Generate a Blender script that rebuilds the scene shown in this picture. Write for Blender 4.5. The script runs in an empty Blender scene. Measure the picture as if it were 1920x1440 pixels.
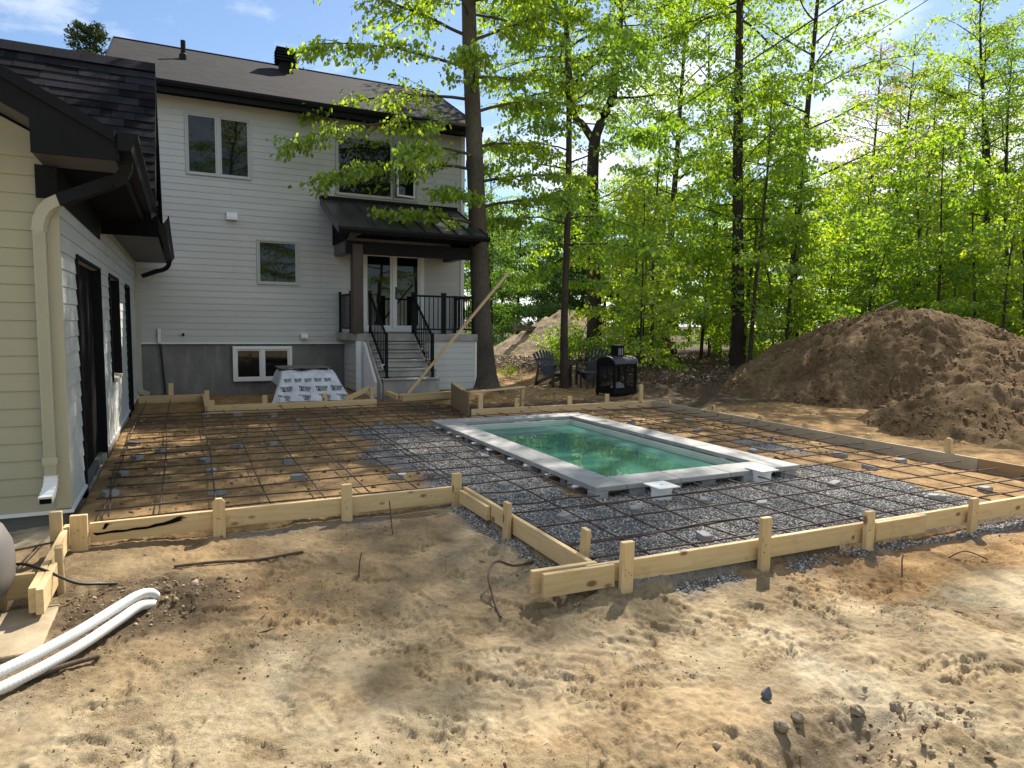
import bpy, math, random
import numpy as np
from mathutils import Matrix, Vector

SC = bpy.context.scene
COL = SC.collection
# ------------------------------------------------------------------ camera
cam = bpy.data.cameras.new('camera')
cam.lens = 23.66; cam.sensor_width = 36; cam.clip_end = 3000; cam.clip_start = 0.05
cam_o = bpy.data.objects.new('camera', cam); COL.objects.link(cam_o)
CR = [[0.8989, 0.0271, -0.4373], [-0.4375, 0.0871, -0.8950], [0.0138, 0.9958, 0.0901]]
m3 = Matrix(CR); q = m3.to_quaternion().normalized()
cam_o.rotation_mode = 'QUATERNION'; cam_o.rotation_quaternion = q
cam_o.location = (0, 0, 1.7)
SC.camera = cam_o
# ------------------------------------------------------------------ sky, sun, exposure
SUN_AZ, SUN_EL = 47.0, 45.0          # azimuth from +Y towards +X, elevation
world = bpy.data.worlds.new('World'); SC.world = world; world.use_nodes = True
wt = world.node_tree; wt.nodes.clear()
wo = wt.nodes.new('ShaderNodeOutputWorld'); bg = wt.nodes.new('ShaderNodeBackground')
sky = wt.nodes.new('ShaderNodeTexSky'); sky.sky_type = 'NISHITA'; sky.sun_disc = False
sky.sun_elevation = math.radians(SUN_EL); sky.sun_rotation = math.radians(SUN_AZ)
sky.altitude = 100; sky.air_density = 1.0; sky.dust_density = 0.3; sky.ozone_density = 3.0
tc = wt.nodes.new('ShaderNodeTexCoord'); sep = wt.nodes.new('ShaderNodeSeparateXYZ')
wt.links.new(tc.outputs['Generated'], sep.inputs[0])
def wmath(op, a, b):
    n = wt.nodes.new('ShaderNodeMath'); n.operation = op
    for i, v in enumerate((a, b)):
        if isinstance(v, (int, float)): n.inputs[i].default_value = v
        else: wt.links.new(v, n.inputs[i])
    return n.outputs[0]
zz = wmath('ADD', wmath('MAXIMUM', sep.outputs[2], 0.0), 0.16)
cmb = wt.nodes.new('ShaderNodeCombineXYZ')
wt.links.new(wmath('DIVIDE', sep.outputs[0], zz), cmb.inputs[0])
wt.links.new(wmath('DIVIDE', sep.outputs[1], zz), cmb.inputs[1])
def wnoise(scale, detail, off, rough=0.55):
    mp = wt.nodes.new('ShaderNodeMapping'); mp.inputs['Location'].default_value = off
    wt.links.new(cmb.outputs[0], mp.inputs[0])
    n = wt.nodes.new('ShaderNodeTexNoise'); n.inputs['Scale'].default_value = scale
    n.inputs['Detail'].default_value = detail; n.inputs['Roughness'].default_value = rough
    wt.links.new(mp.outputs[0], n.inputs['Vector']); return n.outputs['Fac']
n1 = wnoise(1.6, 7, (3.1, 1.7, 0), 0.6); n2 = wnoise(0.42, 2, (0.3, -7.7, 0))
cl = wmath('ADD', wmath('MULTIPLY', n1, 0.55), wmath('MULTIPLY', n2, 0.75))
cr = wt.nodes.new('ShaderNodeValToRGB'); cr.color_ramp.elements[0].position = 0.635; cr.color_ramp.elements[1].position = 0.78
wt.links.new(cl, cr.inputs[0])
mx = wt.nodes.new('ShaderNodeMix'); mx.data_type = 'RGBA'
wt.links.new(cr.outputs[0], mx.inputs[0]); wt.links.new(sky.outputs[0], mx.inputs[6]); mx.inputs[7].default_value = (9.0, 9.1, 9.3, 1)
wt.links.new(mx.outputs[2], bg.inputs[0]); bg.inputs[1].default_value = 0.08
wt.links.new(bg.outputs[0], wo.inputs[0])

sl = bpy.data.lights.new('sun', 'SUN'); sl.energy = 4.6; sl.angle = math.radians(0.53); sl.color = (1.0, 0.93, 0.82)
sun_o = bpy.data.objects.new('sun', sl); COL.objects.link(sun_o)
a, e = math.radians(SUN_AZ), math.radians(SUN_EL)
sd = Vector((math.sin(a) * math.cos(e), math.cos(a) * math.cos(e), math.sin(e)))
sun_o.rotation_euler = sd.to_track_quat('Z', 'Y').to_euler(); sun_o.location = sd * 60

vs = SC.view_settings; vs.view_transform = 'Standard'; vs.look = 'None'; vs.gamma = 1.0; vs.use_curve_mapping = False
vs.exposure = 1.0
SC.cycles.max_bounces = 7; SC.cycles.diffuse_bounces = 4; SC.cycles.glossy_bounces = 3
SC.cycles.transmission_bounces = 4; SC.cycles.transparent_max_bounces = 8
SC.cycles.use_denoising = True
SC.cycles.sample_clamp_indirect = 6.0

# ------------------------------------------------------------------ helpers
rng = np.random.default_rng(7); rnd = random.Random(11)

def tag(o, label=None, cat=None, group=None, kind=None):
    if label: o['label'] = label
    if cat: o['category'] = cat
    if group: o['group'] = group
    if kind: o['kind'] = kind
    return o

def empty(name, loc, label=None, cat=None, group=None):
    o = bpy.data.objects.new(name, None); COL.objects.link(o); o.location = loc; o.empty_display_size = 0.1
    return tag(o, label, cat, group)

def link(name, me, mat=None, parent=None, loc=None, keep=True):
    o = bpy.data.objects.new(name, me); COL.objects.link(o)
    if mat is not None and not me.materials: me.materials.append(mat)
    if parent is not None:
        o.parent = parent
        if keep: o.matrix_parent_inverse = world_of(parent).inverted()
    if loc is not None: o.location = loc
    return o

def world_of(o):
    m = o.matrix_basis.copy()
    p = o
    if o.parent is not None: m = world_of(o.parent) @ o.matrix_parent_inverse @ m
    return m

def fastmesh(name, v, f, smooth=False, attrs=None):
    """v (n,3), f (m,k) int arrays -> mesh"""
    v = np.asarray(v, np.float32); f = np.asarray(f, np.int32)
    me = bpy.data.meshes.new(name); k = f.shape[1]
    me.vertices.add(len(v)); me.vertices.foreach_set('co', v.ravel())
    me.loops.add(f.size); me.loops.foreach_set('vertex_index', f.ravel())
    me.polygons.add(len(f)); me.polygons.foreach_set('loop_start', np.arange(0, f.size, k, dtype=np.int32))
    if smooth: me.polygons.foreach_set('use_smooth', np.ones(len(f), bool))
    for an, av in (attrs or {}).items():
        at = me.attributes.new(an, 'FLOAT', 'POINT'); at.data.foreach_set('value', np.asarray(av, np.float32))
    me.update(calc_edges=True); me.validate()
    return me

class MB:
    def __init__(s): s.v = []; s.f = []
    def add(s, v, f):
        b = len(s.v); s.v += [tuple(p) for p in v]; s.f += [tuple(i + b for i in q) for q in f]; return s
    def box(s, x0, x1, y0, y1, z0, z1):
        return s.add([(x0,y0,z0),(x1,y0,z0),(x1,y1,z0),(x0,y1,z0),(x0,y0,z1),(x1,y0,z1),(x1,y1,z1),(x0,y1,z1)],
                     [(0,3,2,1),(4,5,6,7),(0,1,5,4),(1,2,6,5),(2,3,7,6),(3,0,4,7)])
    def cbox(s, x0, x1, y0, y1, z0, z1, c=0.004):
        """chamfered box"""
        c = min(c, (x1-x0)*.45, (y1-y0)*.45, (z1-z0)*.45); v = []; idx = {}
        for ix, x in enumerate((x0, x1)):
            for iy, y in enumerate((y0, y1)):
                for iz, z in enumerate((z0, z1)):
                    sx, sy, sz = (c if ix == 0 else -c), (c if iy == 0 else -c), (c if iz == 0 else -c)
                    for ax in range(3):
                        idx[(ix, iy, iz, ax)] = len(v)
                        v.append((x + (0 if ax == 0 else sx), y + (0 if ax == 1 else sy), z + (0 if ax == 2 else sz)))
        f = []
        for ax in range(3):
            o1, o2 = [i for i in range(3) if i != ax]
            for sde in (0, 1):
                q_ = []
                for a_, b_ in ((0,0),(1,0),(1,1),(0,1)):
                    k = [0,0,0]; k[ax] = sde; k[o1] = a_; k[o2] = b_; q_.append(idx[(k[0],k[1],k[2],ax)])
                f.append(tuple(q_ if (sde == 1) ^ (ax == 1) else q_[::-1]))
        for ax in range(3):
            o1, o2 = [i for i in range(3) if i != ax]
            for a_ in (0,1):
                for b_ in (0,1):
                    k0 = [0,0,0]; k1 = [0,0,0]; k0[o1] = k1[o1] = a_; k0[o2] = k1[o2] = b_; k1[ax] = 1
                    f.append((idx[(*k0,o1)], idx[(*k1,o1)], idx[(*k1,o2)], idx[(*k0,o2)]))
        for ix in (0,1):
            for iy in (0,1):
                for iz in (0,1): f.append((idx[(ix,iy,iz,0)], idx[(ix,iy,iz,1)], idx[(ix,iy,iz,2)]))
        return s.add(v, f)
    def prism(s, poly, ext):
        n = len(poly); e_ = Vector(ext); a_ = [Vector(p) for p in poly]; b_ = [p + e_ for p in a_]
        f = [tuple(range(n))[::-1], tuple(range(n, 2*n))] + [(i, (i+1) % n, n + (i+1) % n, n + i) for i in range(n)]
        return s.add(a_ + b_, f)
    def tube(s, pts, r, n=8, flat=1.0):
        pts = [Vector(p) for p in pts]; m = len(pts)
        rr = r if hasattr(r, '__len__') else [r] * m
        v = []; ref = None
        for i, p in enumerate(pts):
            d = (pts[min(i+1, m-1)] - pts[max(i-1, 0)]).normalized()
            if ref is None: ref = Vector((0,0,1)) if abs(d.z) < .9 else Vector((1,0,0))
            x = d.cross(ref).normalized(); ref = x.cross(d).normalized()
            for k in range(n):
                t = 2 * math.pi * k / n; v.append(p + (x * math.cos(t) + ref * math.sin(t) * flat) * rr[i])
        f = [(i*n+k, i*n+(k+1) % n, (i+1)*n+(k+1) % n, (i+1)*n+k) for i in range(m-1) for k in range(n)]
        f += [tuple(range(n))[::-1], tuple((m-1)*n + k for k in range(n))]
        return s.add(v, f)
    def lathe(s, prof, c=(0,0), n=24):
        v = []; m = len(prof)
        for r, z in prof:
            for k in range(n):
                t = 2*math.pi*k/n; v.append((c[0] + r*math.cos(t), c[1] + r*math.sin(t), z))
        f = [(i*n+k, i*n+(k+1) % n, (i+1)*n+(k+1) % n, (i+1)*n+k) for i in range(m-1) for k in range(n)]
        f += [tuple(range(n))[::-1], tuple((m-1)*n+k for k in range(n))]
        return s.add(v, f)
    def mesh(s, name, smooth=False):
        me = bpy.data.meshes.new(name); me.from_pydata([tuple(p) for p in s.v], [], s.f)
        if smooth: me.polygons.foreach_set('use_smooth', [True] * len(me.polygons))
        me.update(); return me
    def build(s, name, mat, parent=None, smooth=False):
        return link(name, s.mesh(name, smooth), mat, parent)

def B(*a): return MB().box(*a)
def CB(*a, **k): return MB().cbox(*a, **k)

def board(name, p0, p1, th, ht, mat, parent=None, up=(0,0,1), c=0.003):
    """a plank from p0 to p1 (centre line), local X along its length"""
    p0, p1 = Vector(p0), Vector(p1); L = (p1 - p0).length; x = (p1 - p0).normalized()
    y = Vector(up).cross(x).normalized(); z = x.cross(y)
    o = CB(-L/2, L/2, -th/2, th/2, -ht/2, ht/2, c=c).build(name, mat)
    M = Matrix((x, y, z)).transposed().to_4x4(); M.translation = (p0 + p1) / 2
    o.matrix_basis = M
    if parent is not None:
        o.parent = parent; o.matrix_parent_inverse = world_of(parent).inverted()
    return o

# ---- numpy noise
def _h(i, j, s):
    n = (i * 374761393 + j * 668265263 + s * 1442695041) & 0x7fffffff
    n = ((n ^ (n >> 13)) * 1274126177) & 0x7fffffff
    return ((n ^ (n >> 16)) & 0xffff) / 65535.0
def vn(x, y, s=0):
    xi = np.floor(x).astype(np.int64); yi = np.floor(y).astype(np.int64); fx = x - xi; fy = y - yi
    fx = fx*fx*fx*(fx*(fx*6-15)+10); fy = fy*fy*fy*(fy*(fy*6-15)+10)
    a_ = _h(xi, yi, s); b_ = _h(xi+1, yi, s); c_ = _h(xi, yi+1, s); d_ = _h(xi+1, yi+1, s)
    return (a_*(1-fx)+b_*fx)*(1-fy) + (c_*(1-fx)+d_*fx)*fy
def fbm(x, y, s=0, o=4, g=0.5):
    t = 0; a_ = 1; n_ = 0
    for k in range(o):
        ca, sa = math.cos(k*1.1+s), math.sin(k*1.1+s)
        t = t + a_*(vn((x*ca-y*sa)*2**k + 17.3*k, (x*sa+y*ca)*2**k + 9.1*k, s+k)*2-1); n_ += a_; a_ *= g
    return t / n_
def sst(a_, b_, x): t = np.clip((x-a_)/(b_-a_), 0, 1); return t*t*(3-2*t)

# ------------------------------------------------------------------ materials
def newmat(name):
    m = bpy.data.materials.new(name); m.use_nodes = True; nt = m.node_tree
    return m, nt, nt.nodes['Principled BSDF']
def nd(nt, t, **k):
    n = nt.nodes.new(t)
    for a_, b_ in k.items(): setattr(n, a_, b_)
    return n
def setin(nt, n, i, v):
    if isinstance(v, bpy.types.NodeSocket): nt.links.new(v, n.inputs[i])
    elif isinstance(v, (tuple, list)) and len(v) == 3 and n.inputs[i].type == 'RGBA': n.inputs[i].default_value = (*v, 1)
    else: n.inputs[i].default_value = v
def coord(nt, kind='Object', scale=(1,1,1)):
    c = nd(nt, 'ShaderNodeTexCoord'); mp = nd(nt, 'ShaderNodeMapping'); mp.inputs['Scale'].default_value = scale
    nt.links.new(c.outputs[kind], mp.inputs[0]); return mp.outputs[0]
def wpos(nt, scale=(1,1,1)):
    g = nd(nt, 'ShaderNodeNewGeometry'); mp = nd(nt, 'ShaderNodeMapping'); mp.inputs['Scale'].default_value = scale
    nt.links.new(g.outputs['Position'], mp.inputs[0]); return mp.outputs[0]
def noise(nt, vec, scale, detail=4, rough=.55, dist=0):
    n = nd(nt, 'ShaderNodeTexNoise'); nt.links.new(vec, n.inputs['Vector'])
    n.inputs['Scale'].default_value = scale; n.inputs['Detail'].default_value = detail
    n.inputs['Roughness'].default_value = rough; n.inputs['Distortion'].default_value = dist; return n.outputs['Fac']
def ramp(nt, fac, stops):
    r = nd(nt, 'ShaderNodeValToRGB'); el = r.color_ramp.elements
    while len(el) < len(stops): el.new(.5)
    for x, (p, c) in zip(el, stops):
        x.position = p; x.color = (*c, 1) if hasattr(c, '__len__') else (c, c, c, 1)
    nt.links.new(fac, r.inputs[0]); return r.outputs[0]
def mixc(nt, fac, a_, b_, bt='MIX'):
    n = nd(nt, 'ShaderNodeMix', data_type='RGBA', blend_type=bt)
    setin(nt, n, 0, fac); setin(nt, n, 6, a_); setin(nt, n, 7, b_); return n.outputs[2]
def mth(nt, op, a_, b_=0.0):
    n = nd(nt, 'ShaderNodeMath', operation=op); setin(nt, n, 0, a_); setin(nt, n, 1, b_); return n.outputs[0]
def bump(nt, h, strength=.3, dist=.01):
    n = nd(nt, 'ShaderNodeBump'); n.inputs['Strength'].default_value = strength; n.inputs['Distance'].default_value = dist
    nt.links.new(h, n.inputs['Height']); return n.outputs[0]
def attr(nt, name):
    n = nd(nt, 'ShaderNodeAttribute'); n.attribute_name = name; return n.outputs['Fac']
def objrand(nt):
    return nd(nt, 'ShaderNodeObjectInfo').outputs['Random']
def fin(nt, b, col=None, rough=.6, nor=None, spec=None, metal=None):
    if col is not None: setin(nt, b, 'Base Color', col)
    setin(nt, b, 'Roughness', rough)
    if nor is not None: nt.links.new(nor, b.inputs['Normal'])
    if spec is not None: setin(nt, b, 'Specular IOR Level', spec)
    if metal is not None: setin(nt, b, 'Metallic', metal)
MT = {}
def simple(name, c, rough=.6, var=.12, scale=8, bmp=.0, bscale=60, spec=None, metal=None, orand=0.0, kind='Object'):
    m, nt, b = newmat(name); v = coord(nt, kind); n = noise(nt, v, scale, 5)
    lo = tuple(x*(1-var) for x in c); hi = tuple(min(1, x*(1+var)) for x in c)
    col = ramp(nt, n, [(.3, lo), (.7, hi)])
    if orand:
        k = mth(nt, 'ADD', mth(nt, 'MULTIPLY', objrand(nt), orand), 1 - orand/2)
        col = mixc(nt, 1.0, col, nd_rgb(nt, k), 'MULTIPLY')
    nor = bump(nt, noise(nt, v, bscale, 4), bmp, .01) if bmp else None
    fin(nt, b, col, rough, nor, spec, metal); MT[name] = m; return m
def nd_rgb(nt, f):
    n = nd(nt, 'ShaderNodeCombineColor'); [nt.links.new(f, n.inputs[i]) for i in range(3)]; return n.outputs[0]

simple('siding_house', (.47,.475,.46), .5, .04, 3, .12, 30, orand=.05)
simple('siding_garage', (.52,.52,.485), .55, .06, 3, .25, 45, orand=.08)
simple('siding_khaki_shade', (.36,.345,.245), .55, .05, 3, .25, 45, orand=.06)  # garage siding for the front wall, shade and sand bounce in the colour
simple('trim_cream', (.40,.385,.29), .45, .03, 4)
simple('trim_white', (.72,.74,.74), .4, .03, 4)
simple('black_paint', (.0045,.005,.007), .6, .2, 6, spec=.18)
simple('black_matte', (.0035,.0035,.005), .8, .2, 6, spec=.1)
simple('frame_grey', (.42,.44,.43), .4, .03, 4)
simple('pad', (.36,.28,.18), .9, .3, 4, .5, 30)
simple('brown_post', (.045,.026,.02), .5, .2, 5)
simple('soffit_grey', (.075,.072,.075), .5, .1, 5)
simple('concrete', (.30,.29,.265), .85, .3, 2.2, .3, 35)
simple('coping', (.315,.31,.30), .8, .14, 7, .15, 90, orand=.14)
simple('block', (.30,.30,.30), .9, .25, 9, .5, 60, orand=.3)
simple('pvc', (.80,.80,.80), .35, .03, 4)
simple('hose', (.62,.62,.60), .42, .06, 3)
simple('rubber', (.012,.012,.013), .5, .2, 6)
simple('tank', (.17,.155,.145), .45, .06, 3)
simple('rebar', (.075,.045,.034), .75, .45, 14, .4, 200)
simple('plastic_slate', (.022,.028,.036), .45, .15, 5)
simple('fire_metal', (.006,.006,.008), .6, .3, 9, spec=.2)
simple('fire_roof', (.045,.045,.047), .42, .35, 9)
simple('metal_roof', (.045,.045,.048), .30, .12, 3, spec=.6)
simple('red_plastic', (.42,.02,.03), .4, .15, 5)
simple('asphalt', (.17,.17,.175), .9, .12, 3, .2, 40)
simple('far_wall', (.5,.53,.58), .7, .05, 2)
simple('truck_paint', (.03,.035,.04), .25, .1, 2)
simple('chalk', (.6,.6,.58), .8, .1, 9)
simple('stick', (.10,.065,.04), .85, .35, 20, .5, 90)
simple('ink', (.012,.014,.03), .6, .1, 5)
simple('cable', (.01,.01,.01), .6, .1, 5)
simple('basin', (.55,.62,.55), .5, .10, 2)
simple('shingle_tab', (.014,.014,.018), .9, .5, 60, .6, 300, orand=1.5, spec=.08)
simple('stone_clod', (.25,.20,.135), .95, .3, 12, .4, 50, orand=.2)

def wood(name, a_, b_, knots=True, orand=.25):
    m, nt, b = newmat(name); v = coord(nt, 'Object')
    n = nd(nt, 'ShaderNodeVectorMath', operation='ADD'); nt.links.new(v, n.inputs[0])
    rv = nd(nt, 'ShaderNodeCombineXYZ'); r_ = objrand(nt)
    for i in range(3): nt.links.new(mth(nt, 'MULTIPLY', r_, 37.0 + 9*i), rv.inputs[i])
    nt.links.new(rv.outputs[0], n.inputs[1])
    mp = nd(nt, 'ShaderNodeMapping'); mp.inputs['Scale'].default_value = (1.3, 16, 16); nt.links.new(n.outputs[0], mp.inputs[0])
    g = noise(nt, mp.outputs[0], 2.2, 5, .6, .6)
    fine = nd(nt, 'ShaderNodeMapping'); fine.inputs['Scale'].default_value = (3, 120, 120); nt.links.new(n.outputs[0], fine.inputs[0])
    g2 = noise(nt, fine.outputs[0], 2, 3)
    col = ramp(nt, g, [(.30, a_), (.55, tuple((x+y)/2 for x, y in zip(a_, b_))), (.72, b_)])
    col = mixc(nt, mth(nt, 'MULTIPLY', g2, .35), col, tuple(x*.7 for x in b_))
    if knots:
        vo = nd(nt, 'ShaderNodeTexVoronoi'); km = nd(nt, 'ShaderNodeMapping'); km.inputs['Scale'].default_value = (3.2, 6, 6)
        nt.links.new(n.outputs[0], km.inputs[0]); nt.links.new(km.outputs[0], vo.inputs['Vector']); vo.inputs['Scale'].default_value = 1.0
        k = ramp(nt, vo.outputs['Distance'], [(.09, 1.0), (.15, 0.0)])
        col = mixc(nt, mth(nt, 'MULTIPLY', k, .8), col, (.10,.05,.02))
        dirt = ramp(nt, noise(nt, n.outputs[0], 4.5, 6, .7), [(.58, 0.0), (.75, 1.0)])
        col = mixc(nt, mth(nt, 'MULTIPLY', dirt, .55), col, (.22,.16,.09))
    kk = mth(nt, 'ADD', mth(nt, 'MULTIPLY', r_, orand), 1 - orand/2)
    col = mixc(nt, 1.0, col, nd_rgb(nt, kk), 'MULTIPLY')
    fin(nt, b, col, .7, bump(nt, g2, .25, .003), .3); MT[name] = m
wood('pine', (.68,.52,.29), (.54,.37,.175))
wood('pine_brown', (.36,.25,.14), (.24,.15,.08))
wood('pine_grey', (.50,.44,.33), (.38,.32,.23), True)
wood('old_wood', (.20,.17,.14), (.10,.085,.07), False)

def m_osb():
    m, nt, b = newmat('osb'); v = coord(nt); vo = nd(nt, 'ShaderNodeTexVoronoi'); mp = nd(nt, 'ShaderNodeMapping')
    mp.inputs['Scale'].default_value = (14, 30, 22); nt.links.new(v, mp.inputs[0]); nt.links.new(mp.outputs[0], vo.inputs['Vector'])
    sp = nd(nt, 'ShaderNodeSeparateColor'); nt.links.new(vo.outputs['Color'], sp.inputs[0])
    fin(nt, b, ramp(nt, sp.outputs[0], [(0, (.16,.11,.06)), (.5, (.27,.2,.11)), (1, (.36,.28,.17))]), .8, bump(nt, vo.outputs['Distance'], .3, .004)); MT['osb'] = m
m_osb()

def m_foundation():
    m, nt, b = newmat('foundation'); v = coord(nt); st = coord(nt, 'Object', (3, 3, .5))
    c = ramp(nt, noise(nt, v, 1.4, 6, .65), [(.3, (.13,.13,.125)), (.7, (.22,.215,.20))])
    streak = ramp(nt, noise(nt, st, 2.2, 5, .6), [(.52, 0.0), (.72, 1.0)])
    c = mixc(nt, mth(nt, 'MULTIPLY', streak, .45), c, (.34,.335,.32))
    dk = ramp(nt, noise(nt, st, 1.1, 4), [(.6, 0.0), (.75, 1.0)])
    c = mixc(nt, mth(nt, 'MULTIPLY', dk, .6), c, (.06,.06,.058))
    fin(nt, b, c, .85, bump(nt, noise(nt, v, 30, 4), .25, .01)); MT['foundation'] = m
m_foundation()
simple('garage_base', (.115,.12,.115), .7, .12, 2.5, .2, 40)

def m_glass():
    m, nt, b = newmat('glass'); fin(nt, b, (.006,.008,.008), .02, None, .5); b.inputs['IOR'].default_value = 1.5
    v = coord(nt); nt.links.new(bump(nt, noise(nt, v, 1.2, 2), .03, .05), b.inputs['Normal']); MT['glass'] = m
m_glass()

def m_roof():
    m, nt, b = newmat('house_shingles'); v = coord(nt, 'UV')
    br = nd(nt, 'ShaderNodeTexBrick'); br.offset = .37; nt.links.new(v, br.inputs['Vector'])
    br.inputs['Scale'].default_value = 1; br.inputs['Brick Width'].default_value = .30; br.inputs['Row Height'].default_value = .145
    br.inputs['Mortar Size'].default_value = .012; br.inputs['Mortar Smooth'].default_value = .3; br.inputs['Bias'].default_value = 0
    br.inputs['Color1'].default_value = (.021,.0195,.021,1); br.inputs['Color2'].default_value = (.007,.0068,.0078,1); br.inputs['Mortar'].default_value = (.012,.011,.012,1)
    n = ramp(nt, noise(nt, v, 3, 5, .7), [(.3, .75), (.7, 1.3)])
    c = mixc(nt, 1.0, br.outputs['Color'], n, 'MULTIPLY')
    fin(nt, b, c, .9, bump(nt, br.outputs['Fac'], -.7, .012), .2); MT['house_shingles'] = m
m_roof()

def m_ground():
    m, nt, b = newmat('sand_ground'); v = wpos(nt)
    big = noise(nt, v, .8, 5, .6); med = noise(nt, v, 4.2, 6, .65); fine = noise(nt, v, 34, 5, .7)
    sand = ramp(nt, big, [(.30, (.32,.235,.13)), (.52, (.44,.355,.225)), (.70, (.53,.465,.345))])
    sand = mixc(nt, ramp(nt, med, [(.50, 0.0), (.66, .7)]), sand, (.22,.15,.082))
    damp_shade = attr(nt, 'damp_shade'); sand = mixc(nt, mth(nt, 'MULTIPLY', damp_shade, .8), sand, mixc(nt, med, (.15,.10,.05), (.29,.21,.115)))
    orange = ramp(nt, med, [(.30, (.19,.105,.042)), (.55, (.36,.225,.10)), (.8, (.50,.36,.20))])
    c = mixc(nt, attr(nt, 'orange'), sand, orange)
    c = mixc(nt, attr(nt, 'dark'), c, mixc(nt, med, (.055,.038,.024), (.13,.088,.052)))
    grav = ramp(nt, noise(nt, v, 90, 3, .7), [(.35, (.08,.08,.084)), (.62, (.28,.28,.285))])
    c = mixc(nt, attr(nt, 'gravel'), c, grav)
    lit = ramp(nt, noise(nt, v, 11, 6, .75), [(.35, (.03,.022,.015)), (.55, (.10,.068,.042)), (.72, (.22,.16,.105))])
    c = mixc(nt, attr(nt, 'litter'), c, lit)
    gr = ramp(nt, noise(nt, v, 8, 5, .7), [(.3, (.03,.07,.01)), (.7, (.12,.2,.03))])
    c = mixc(nt, attr(nt, 'grassy'), c, gr)
    speck = ramp(nt, noise(nt, v, 75, 3, .7), [(.63, 0.0), (.70, 1.0)])
    c = mixc(nt, mth(nt, 'MULTIPLY', speck, mth(nt, 'MULTIPLY', ramp(nt, med, [(.35, .15), (.65, 1.0)]), .75)), c, (.085,.06,.04))
    c = mixc(nt, 1.0, c, ramp(nt, fine, [(.25, .70), (.75, 1.22)]), 'MULTIPLY')
    h = mth(nt, 'MULTIPLY', mth(nt, 'ADD', mth(nt, 'MULTIPLY', noise(nt, v, 70, 4, .75), .5), mth(nt, 'MULTIPLY', noise(nt, v, 22, 6, .8), 1.0)), ramp(nt, noise(nt, v, 2.2, 4, .6), [(.40, .25), (.60, 1.6)]))
    fin(nt, b, c, .95, bump(nt, h, .8, .02), .15); MT['sand_ground'] = m
m_ground()

def m_mound(name, cols):
    m, nt, b = newmat(name); v = wpos(nt)
    n1 = noise(nt, v, 1.1, 6, .65); n2 = noise(nt, v, 9, 7, .78)
    c = ramp(nt, n1, [(.3, cols[0]), (.5, cols[1]), (.7, cols[2])])
    c = mixc(nt, 1.0, c, ramp(nt, n2, [(.3, .55), (.7, 1.35)]), 'MULTIPLY')
    fin(nt, b, c, .95, bump(nt, n2, 1.0, .14), .1); MT[name] = m
m_mound('mound_dirt', [(.14,.085,.043), (.235,.155,.08), (.32,.225,.13)])
m_mound('mound_sand', [(.30,.21,.13), (.38,.29,.19), (.45,.36,.25)])

def m_gravel():
    m, nt, b = newmat('gravel'); r = attr(nt, 'rnd')
    c = ramp(nt, r, [(0, (.095,.09,.086)), (.45, (.215,.205,.193)), (.8, (.40,.385,.365)), (1, (.62,.60,.56))])
    fin(nt, b, c, .8, None, .3); MT['gravel'] = m
m_gravel()

def m_bark(name, a_, b_, sc=(5, 5, 1.2), st=.8):
    m, nt, b = newmat(name); v = coord(nt, 'Object', sc); n = noise(nt, v, 4, 6, .7)
    w = noise(nt, coord(nt), 1.3, 4); c = ramp(nt, n, [(.3, a_), (.7, b_)])
    c = mixc(nt, 1.0, c, ramp(nt, w, [(.3, .7), (.7, 1.25)]), 'MULTIPLY')
    fin(nt, b, c, .9, bump(nt, n, st, .03), .15); MT[name] = m
m_bark('bark_beech', (.06,.052,.042), (.12,.104,.082), (7, 7, 2.5), .35)
m_bark('bark_dark', (.02,.016,.013), (.075,.058,.045), (9, 9, 1.0), 1.0)
m_bark('bark_mid', (.035,.028,.022), (.10,.08,.062), (8, 8, 1.2), .8)

def m_leaf(name, lo, mid, hi, tr=.55):
    m, nt, b = newmat(name); r = attr(nt, 'rnd')
    c = ramp(nt, r, [(0, lo), (.55, mid), (1, hi)])
    ov = objrand(nt); c = mixc(nt, 1.0, c, ramp(nt, ov, [(0, (.80,.88,1.0)), (.5, (1.0,1.0,1.0)), (1, (1.22,1.08,.9))]), 'MULTIPLY')
    d = nd(nt, 'ShaderNodeBsdfDiffuse'); nt.links.new(c, d.inputs[0])
    t = nd(nt, 'ShaderNodeBsdfTranslucent')
    ct = mixc(nt, 1.0, c, (2.5, 2.2, .9), 'MULTIPLY'); nt.links.new(ct, t.inputs[0])
    g = nd(nt, 'ShaderNodeBsdfGlossy'); g.inputs['Roughness'].default_value = .45; g.inputs[0].default_value = (.9,.95,1,1)
    m1 = nd(nt, 'ShaderNodeMixShader'); m1.inputs[0].default_value = tr; nt.links.new(d.outputs[0], m1.inputs[1]); nt.links.new(t.outputs[0], m1.inputs[2])
    m2 = nd(nt, 'ShaderNodeMixShader'); m2.inputs[0].default_value = .045; nt.links.new(m1.outputs[0], m2.inputs[1]); nt.links.new(g.outputs[0], m2.inputs[2])
    out = nt.nodes['Material Output']; nt.links.new(m2.outputs[0], out.inputs[0]); nt.nodes.remove(b); MT[name] = m
m_leaf('leaf_beech', (.09,.185,.012), (.165,.28,.02), (.27,.37,.04), .62)
m_leaf('leaf_forest', (.085,.175,.012), (.17,.28,.022), (.29,.38,.04), .62)
m_leaf('leaf_dark', (.045,.105,.018), (.08,.16,.025), (.13,.22,.035), .55)
m_leaf('leaf_rust', (.16,.12,.045), (.22,.17,.06), (.22,.22,.06), .5)
m_leaf('needle', (.012,.03,.012), (.03,.06,.02), (.07,.10,.035), .15)
m_leaf('grass_blade', (.07,.14,.015), (.12,.21,.02), (.2,.28,.05), .4)
m_leaf('dead_leaf', (.05,.032,.018), (.13,.085,.05), (.30,.22,.15), .15)

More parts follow.
